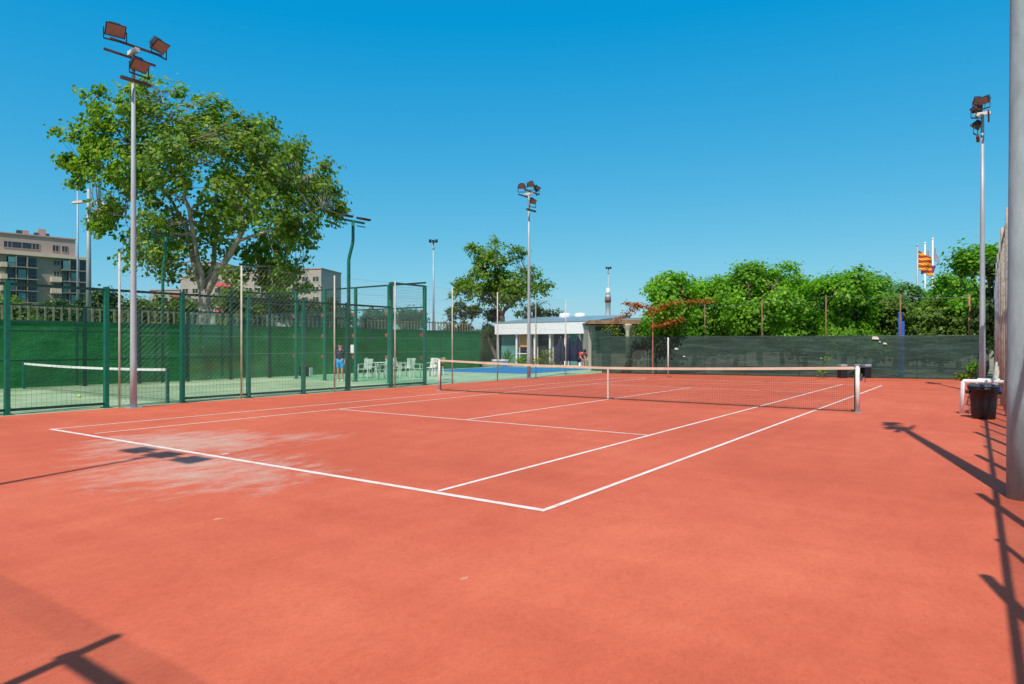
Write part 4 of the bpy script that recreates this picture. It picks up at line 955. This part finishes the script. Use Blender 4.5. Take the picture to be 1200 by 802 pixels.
for i, (px, d, rz, lab) in enumerate(CHS):
    o = cp if i == 0 else copy_tree(cp); o.location = at(px, d, -.006); o.rotation_euler = (0, 0, rz); tag(o, lab, 'chair', 'white chairs beyond the padel cage')
tb_ = empty('garden_table', at(452, 32.4, -.006), 0, 'white round plastic table among the white chairs', 'table')
MB().lathe((0, 0, .70), [(.45, 0), (.46, .015), (.45, .03)], 20).build('tabletop', 'white', tb_, True)
for k in range(4): a = pi / 4 + k * pi / 2; MB().bar((.32 * cos(a), .32 * sin(a), 0), (.22 * cos(a), .22 * sin(a), .70), .05).build('leg', 'white', tb_)
# pots by the clubhouse
for px, r_, lab in ((581, .28, 'white plant pot at the foot of the spiky palm'), (590, .36, 'larger white plant pot beside the agave')):
    pt = empty('plant_pot', at(px, 47.6), 0, lab, 'plant pot', 'white pots before the clubhouse')
    MB().lathe((0, 0, 0), [(r_ * .7, 0), (r_, .42), (r_ * 1.08, .43), (r_ * 1.08, .5), (r_ * .9, .5), (r_ * .9, .44)], 14).build('pot', 'white', pt, True); MB().lathe((0, 0, .44), [(r_ * .88, 0), (r_ * .5, .06)], 12).build('soil', 'soil', pt)
# closed parasols
def parasol(px, d, h, label):
    t_ = empty('closed_parasol', at(px, d), 0, label, 'parasol', 'dark closed parasols before the clubhouse')
    MB().tube([(0, 0, 0), (0, 0, h)], .03, 8).build('pole', 'galv', t_); MB().lathe((0, 0, 0), [(.35, 0), (.35, .08), (.06, .12)], 12).build('base', 'darkgrey', t_)
    c_ = MB(); n_ = 16; pts = []
    prof = [(.30, .45), (.34, .9), (.28, 1.3), (.17, h - .35), (.04, h - .04)]
    for r_, z in prof: pts.append([V((r_ * (1 + (.22 if k % 2 else -.15)) * cos(2 * pi * k / n_), r_ * (1 + (.22 if k % 2 else -.15)) * sin(2 * pi * k / n_), z)) for k in range(n_)])
    for i in range(len(pts) - 1):
        for k in range(n_): c_.poly([pts[i][k], pts[i][(k + 1) % n_], pts[i + 1][(k + 1) % n_], pts[i + 1][k]])
    c_.build('canopy', 'navy', t_, True)
parasol(657, 46, 2.1, 'dark closed parasol behind the yellow-green bush'); parasol(668, 45.5, 2.15, 'dark closed parasol in the middle of the group'); parasol(677, 45, 2.2, 'dark closed parasol beside the person in red')
# low wood and dark storage thing near the padel back wall
bx = empty('sports_bag', at(358, 33), .4, 'black bag with red top and white side on the padel court by the back wall', 'bag')
MB().box((0, 0, .27), (.55, .3, .5)).build('body', 'black', bx, bevel=.06); MB().box((-.06, 0, .55), (.34, .2, .1)).build('flap', 'red', bx, bevel=.03); MB().box((.3, -.02, .24), (.08, .26, .42)).build('side_pocket', 'dirtywhite', bx, bevel=.03)
MB().tube([(-.15, -.1, .52), (0, -.1, .72), (.15, -.1, .52)], .015, 6).build('handle', 'black', bx)
wl = empty('wall_lamp', (-18.9, 12.5, 0), 0, 'white elongated box lamp with red end on the far cage glass', 'lamp')
lo = at(328, 34.0); wl.location = (lo.x, lo.y, 0)
MB().box((0, 0, 1.95), (.1, .9, .16), rz=.6).build('housing', 'white', wl, bevel=.02); MB().box((.3, .36, 1.83), (.12, .2, .16), rz=.6).build('end_piece', 'red', wl); MB().bar((0, 0, 0), (0, 0, 1.9), .05).build('stand', 'dark_steel', wl)
gb = empty('green_bench', at(14, 27.2, -.002), R(70), 'bright green plastic bench with dark bags at the far left of the padel court', 'bench')
MB().box((0, 0, .42), (1.9, .4, .06)).build('seat', 'greenplastic', gb); MB().box((0, .2, .78), (1.9, .05, .34)).build('backrest', 'greenplastic', gb)
for x_ in (-.85, -.3, .3, .85): MB().box((x_, .05, .2), (.1, .34, .4)).build('leg', 'greenplastic', gb)
db = empty('sports_bag', at(53, 26.9, -.002), 0, 'dark racket bag lying behind the far end of the padel net', 'bag')
MB().tube([(-.45, 0, .15), (-.2, 0, .26), (.25, 0, .26), (.5, 0, .12)], [.12, .22, .2, .08], 10).build('body', 'black', db, True); MB().tube([(-.2, -.1, .4), (0, -.12, .52), (.2, -.1, .4)], .015, 6).build('handle', 'black', db)
nz = MB().box((0, 0, 0), (.26, .01, .36)).build('notice_sheet', 'white'); nz.location = at(421.5, 28.95, hz(409, 28.95)); tag(nz, 'small white notice sheet fixed on the far cage wall right of the man', 'notice')
nz.location = (nz.location.x, 13.97, nz.location.z)

# ------------------------------------------------------------------ people
def skinned(name, joints, edges, m_, parent, sub=2):
    me = bpy.data.meshes.new(name); me.from_pydata([j[:3] for j in joints], edges, [])
    o = bpy.data.objects.new(name, me); col.objects.link(o)
    sk = o.modifiers.new('skin', 'SKIN'); sk.use_smooth_shade = True
    for i, j in enumerate(joints):
        r = j[3]; me.skin_vertices[0].data[i].radius = (r, j[4] if len(j) > 4 else r)
    me.skin_vertices[0].data[0].use_root = True
    ss = o.modifiers.new('sub', 'SUBSURF'); ss.levels = sub; ss.render_levels = sub
    dg = bpy.context.evaluated_depsgraph_get(); dg.update(); m2 = bpy.data.meshes.new_from_object(o.evaluated_get(dg))
    o.modifiers.clear(); o.data = m2; m2.materials.clear(); m2.materials.append(M[m_]); m2.polygons.foreach_set('use_smooth', [True] * len(m2.polygons)); o.parent = parent
    return o
def person(loc, rz, label, J, shirt, short, scale=1.0, standing=True):
    t_ = empty('person', loc, rz, label, 'person'); t_.scale = (scale,) * 3
    # J: dict of joints
    names = ['pelvis', 'waist', 'chest', 'neck', 'headlow', 'headtop', 'shL', 'elL', 'wrL', 'haL', 'shR', 'elR', 'wrR', 'haR', 'hipL', 'knL', 'anL', 'toL', 'hipR', 'knR', 'anR', 'toR']
    rad = dict(pelvis=.125, waist=.115, chest=.13, neck=.055, headlow=.078, headtop=.082, shL=.06, elL=.042, wrL=.03, haL=.032, hipL=.09, knL=.058, anL=.038, toL=.035)
    for k in list(rad):
        if k.endswith('L'): rad[k[:-1] + 'R'] = rad[k]
    idx = {n_: i for i, n_ in enumerate(names)}
    E_ = [('pelvis', 'waist'), ('waist', 'chest'), ('chest', 'neck'), ('neck', 'headlow'), ('headlow', 'headtop')]
    for s in 'LR': E_ += [('chest', 'sh' + s), ('sh' + s, 'el' + s), ('el' + s, 'wr' + s), ('wr' + s, 'ha' + s), ('pelvis', 'hip' + s), ('hip' + s, 'kn' + s), ('kn' + s, 'an' + s), ('an' + s, 'to' + s)]
    joints = [(*J[n_], rad[n_]) for n_ in names]; edges = [(idx[a_], idx[b_]) for a_, b_ in E_]
    # fingers
    for s in 'LR':
        h_ = V(J['ha' + s]); d_ = (h_ - V(J['wr' + s])).normalized(); sd_ = d_.cross(V((1, 0, 0))).normalized()
        for k, ln_ in enumerate((.06, .075, .07, .055)):
            b0 = h_ + sd_ * (.024 * (k - 1.5)); i0 = len(joints)
            joints.append((*(b0 + d_ * .02), .011)); joints.append((*(b0 + d_ * (.02 + ln_) + V((0, -.015, 0))), .009)); edges += [(idx['ha' + s], i0), (i0, i0 + 1)]
        i0 = len(joints); th = h_ + sd_ * .045 + d_ * .02; joints.append((*th, .011)); edges.append((idx['ha' + s], i0))
    skinned('body', joints, edges, 'skin', t_)
    sj = [(*J['pelvis'], .14), (*J['waist'], .135), (*J['chest'], .148), (*(V(J['chest']).lerp(V(J['neck']), .6)), .075)]; se = [(0, 1), (1, 2), (2, 3)]
    for s in 'LR':
        n0 = len(sj); m_ = V(J['sh' + s]).lerp(V(J['el' + s]), .75); sj += [(*J['sh' + s], .078), (*m_, .068)]; se += [(2, n0), (n0, n0 + 1)]
    skinned('shirt', sj, se, shirt, t_)
    sj = [(*(V(J['pelvis']) + (V(J['waist']) - V(J['pelvis'])) * .15), .142)]; se = []
    for s in 'LR':
        n0 = len(sj); m_ = V(J['hip' + s]).lerp(V(J['kn' + s]), .85); sj += [(*J['hip' + s], .112), (*m_, .095)]; se += [(0, n0), (n0, n0 + 1)]
    skinned('shorts', sj, se, short, t_)
    hd = V(J['headtop']); hb = V(J['headlow']); ctr = hd.lerp(hb, .35)
    f = V((0, -1, 0)); upv = (hd - hb).normalized()
    MB().ball(ctr + upv * .035 - f * .018, .098, (1, 1.05, .95), 16, 10).build('hair', 'hair', t_, True)
    fc = MB(); fc.ball(ctr + f * .088 - upv * .03, .016, (.7, 1, 1.2)); fc.build('nose', 'skin', t_, True)
    for sx in (-1, 1): MB().ball(ctr + f * .080 + V((sx * .03, 0, 0)), .011).build('eye', 'black', t_, True); MB().ball(ctr + V((sx * .086, 0, 0)) - upv * .01, .022, (.4, 1, 1.3)).build('ear', 'skin', t_, True)
    MB().box(ctr + f * .082 - upv * .065, (.045, .012, .012)).build('mouth', 'red', t_)
    for s in 'LR':
        an, to = V(J['an' + s]), V(J['to' + s]); d_ = V((to.x - an.x, to.y - an.y, 0)).normalized(); c_ = V((an.x, an.y, 0)) + d_ * .07; z_ = min(an.z, to.z) - .035
        MB().ball((c_.x, c_.y, max(.045, z_)), .05, (.95, 2.5, .85) if abs(d_.y) > abs(d_.x) else (2.5, .95, .85), 12, 8).build('shoe', 'dirtywhite' if standing else 'black', t_, True)
    return t_
JS = dict(pelvis=(0, 0, .93), waist=(0, -.01, 1.08), chest=(0, 0, 1.30), neck=(0, -.01, 1.46), headlow=(0, -.03, 1.56), headtop=(0, -.03, 1.66), shL=(.18, 0, 1.38), elL=(.25, .03, 1.12), wrL=(.24, -.08, .90), haL=(.235, -.11, .83),
          shR=(-.18, 0, 1.38), elR=(-.26, .02, 1.12), wrR=(-.27, -.06, .88), haR=(-.27, -.08, .81), hipL=(.09, 0, .90), knL=(.11, -.10, .50), anL=(.12, -.02, .09), toL=(.13, -.15, .04), hipR=(-.09, 0, .90), knR=(-.10, -.03, .50), anR=(-.11, .08, .09), toR=(-.12, -.05, .04))
person(at(399, 28.6, -.004), -YAW - .15, 'man in navy t-shirt and bright blue shorts walking on the padel court', JS, 'navy', 'bluecloth', .96)
JB = dict(pelvis=(0, .12, .50), waist=(0, .05, .66), chest=(0, -.14, .84), neck=(0, -.30, .92), headlow=(0, -.38, .97), headtop=(0, -.45, 1.04), shL=(.18, -.18, .90), elL=(.22, -.30, .64), wrL=(.16, -.46, .52), haL=(.14, -.52, .48),
          shR=(-.18, -.18, .90), elR=(-.22, -.30, .64), wrR=(-.16, -.46, .52), haR=(-.14, -.52, .48), hipL=(.09, .08, .50), knL=(.13, -.36, .52), anL=(.13, -.34, .09), toL=(.14, -.48, .04), hipR=(-.09, .08, .50), knR=(-.13, -.36, .52), anR=(-.13, -.34, .09), toR=(-.14, -.48, .04))
person(at(681, 44.6), R(60), 'person in red t-shirt sitting bent forward beside the dark parasols', JB, 'redcloth', 'navy', 1.12, False)
o = copy_tree(cp); o.location = at(682.5, 44.7, 0); o.rotation_euler = (0, 0, R(60)); o.location += V((.05, .0, 0)); tag(o, 'white plastic chair under the person in red', 'chair', 'white chairs beyond the padel cage')
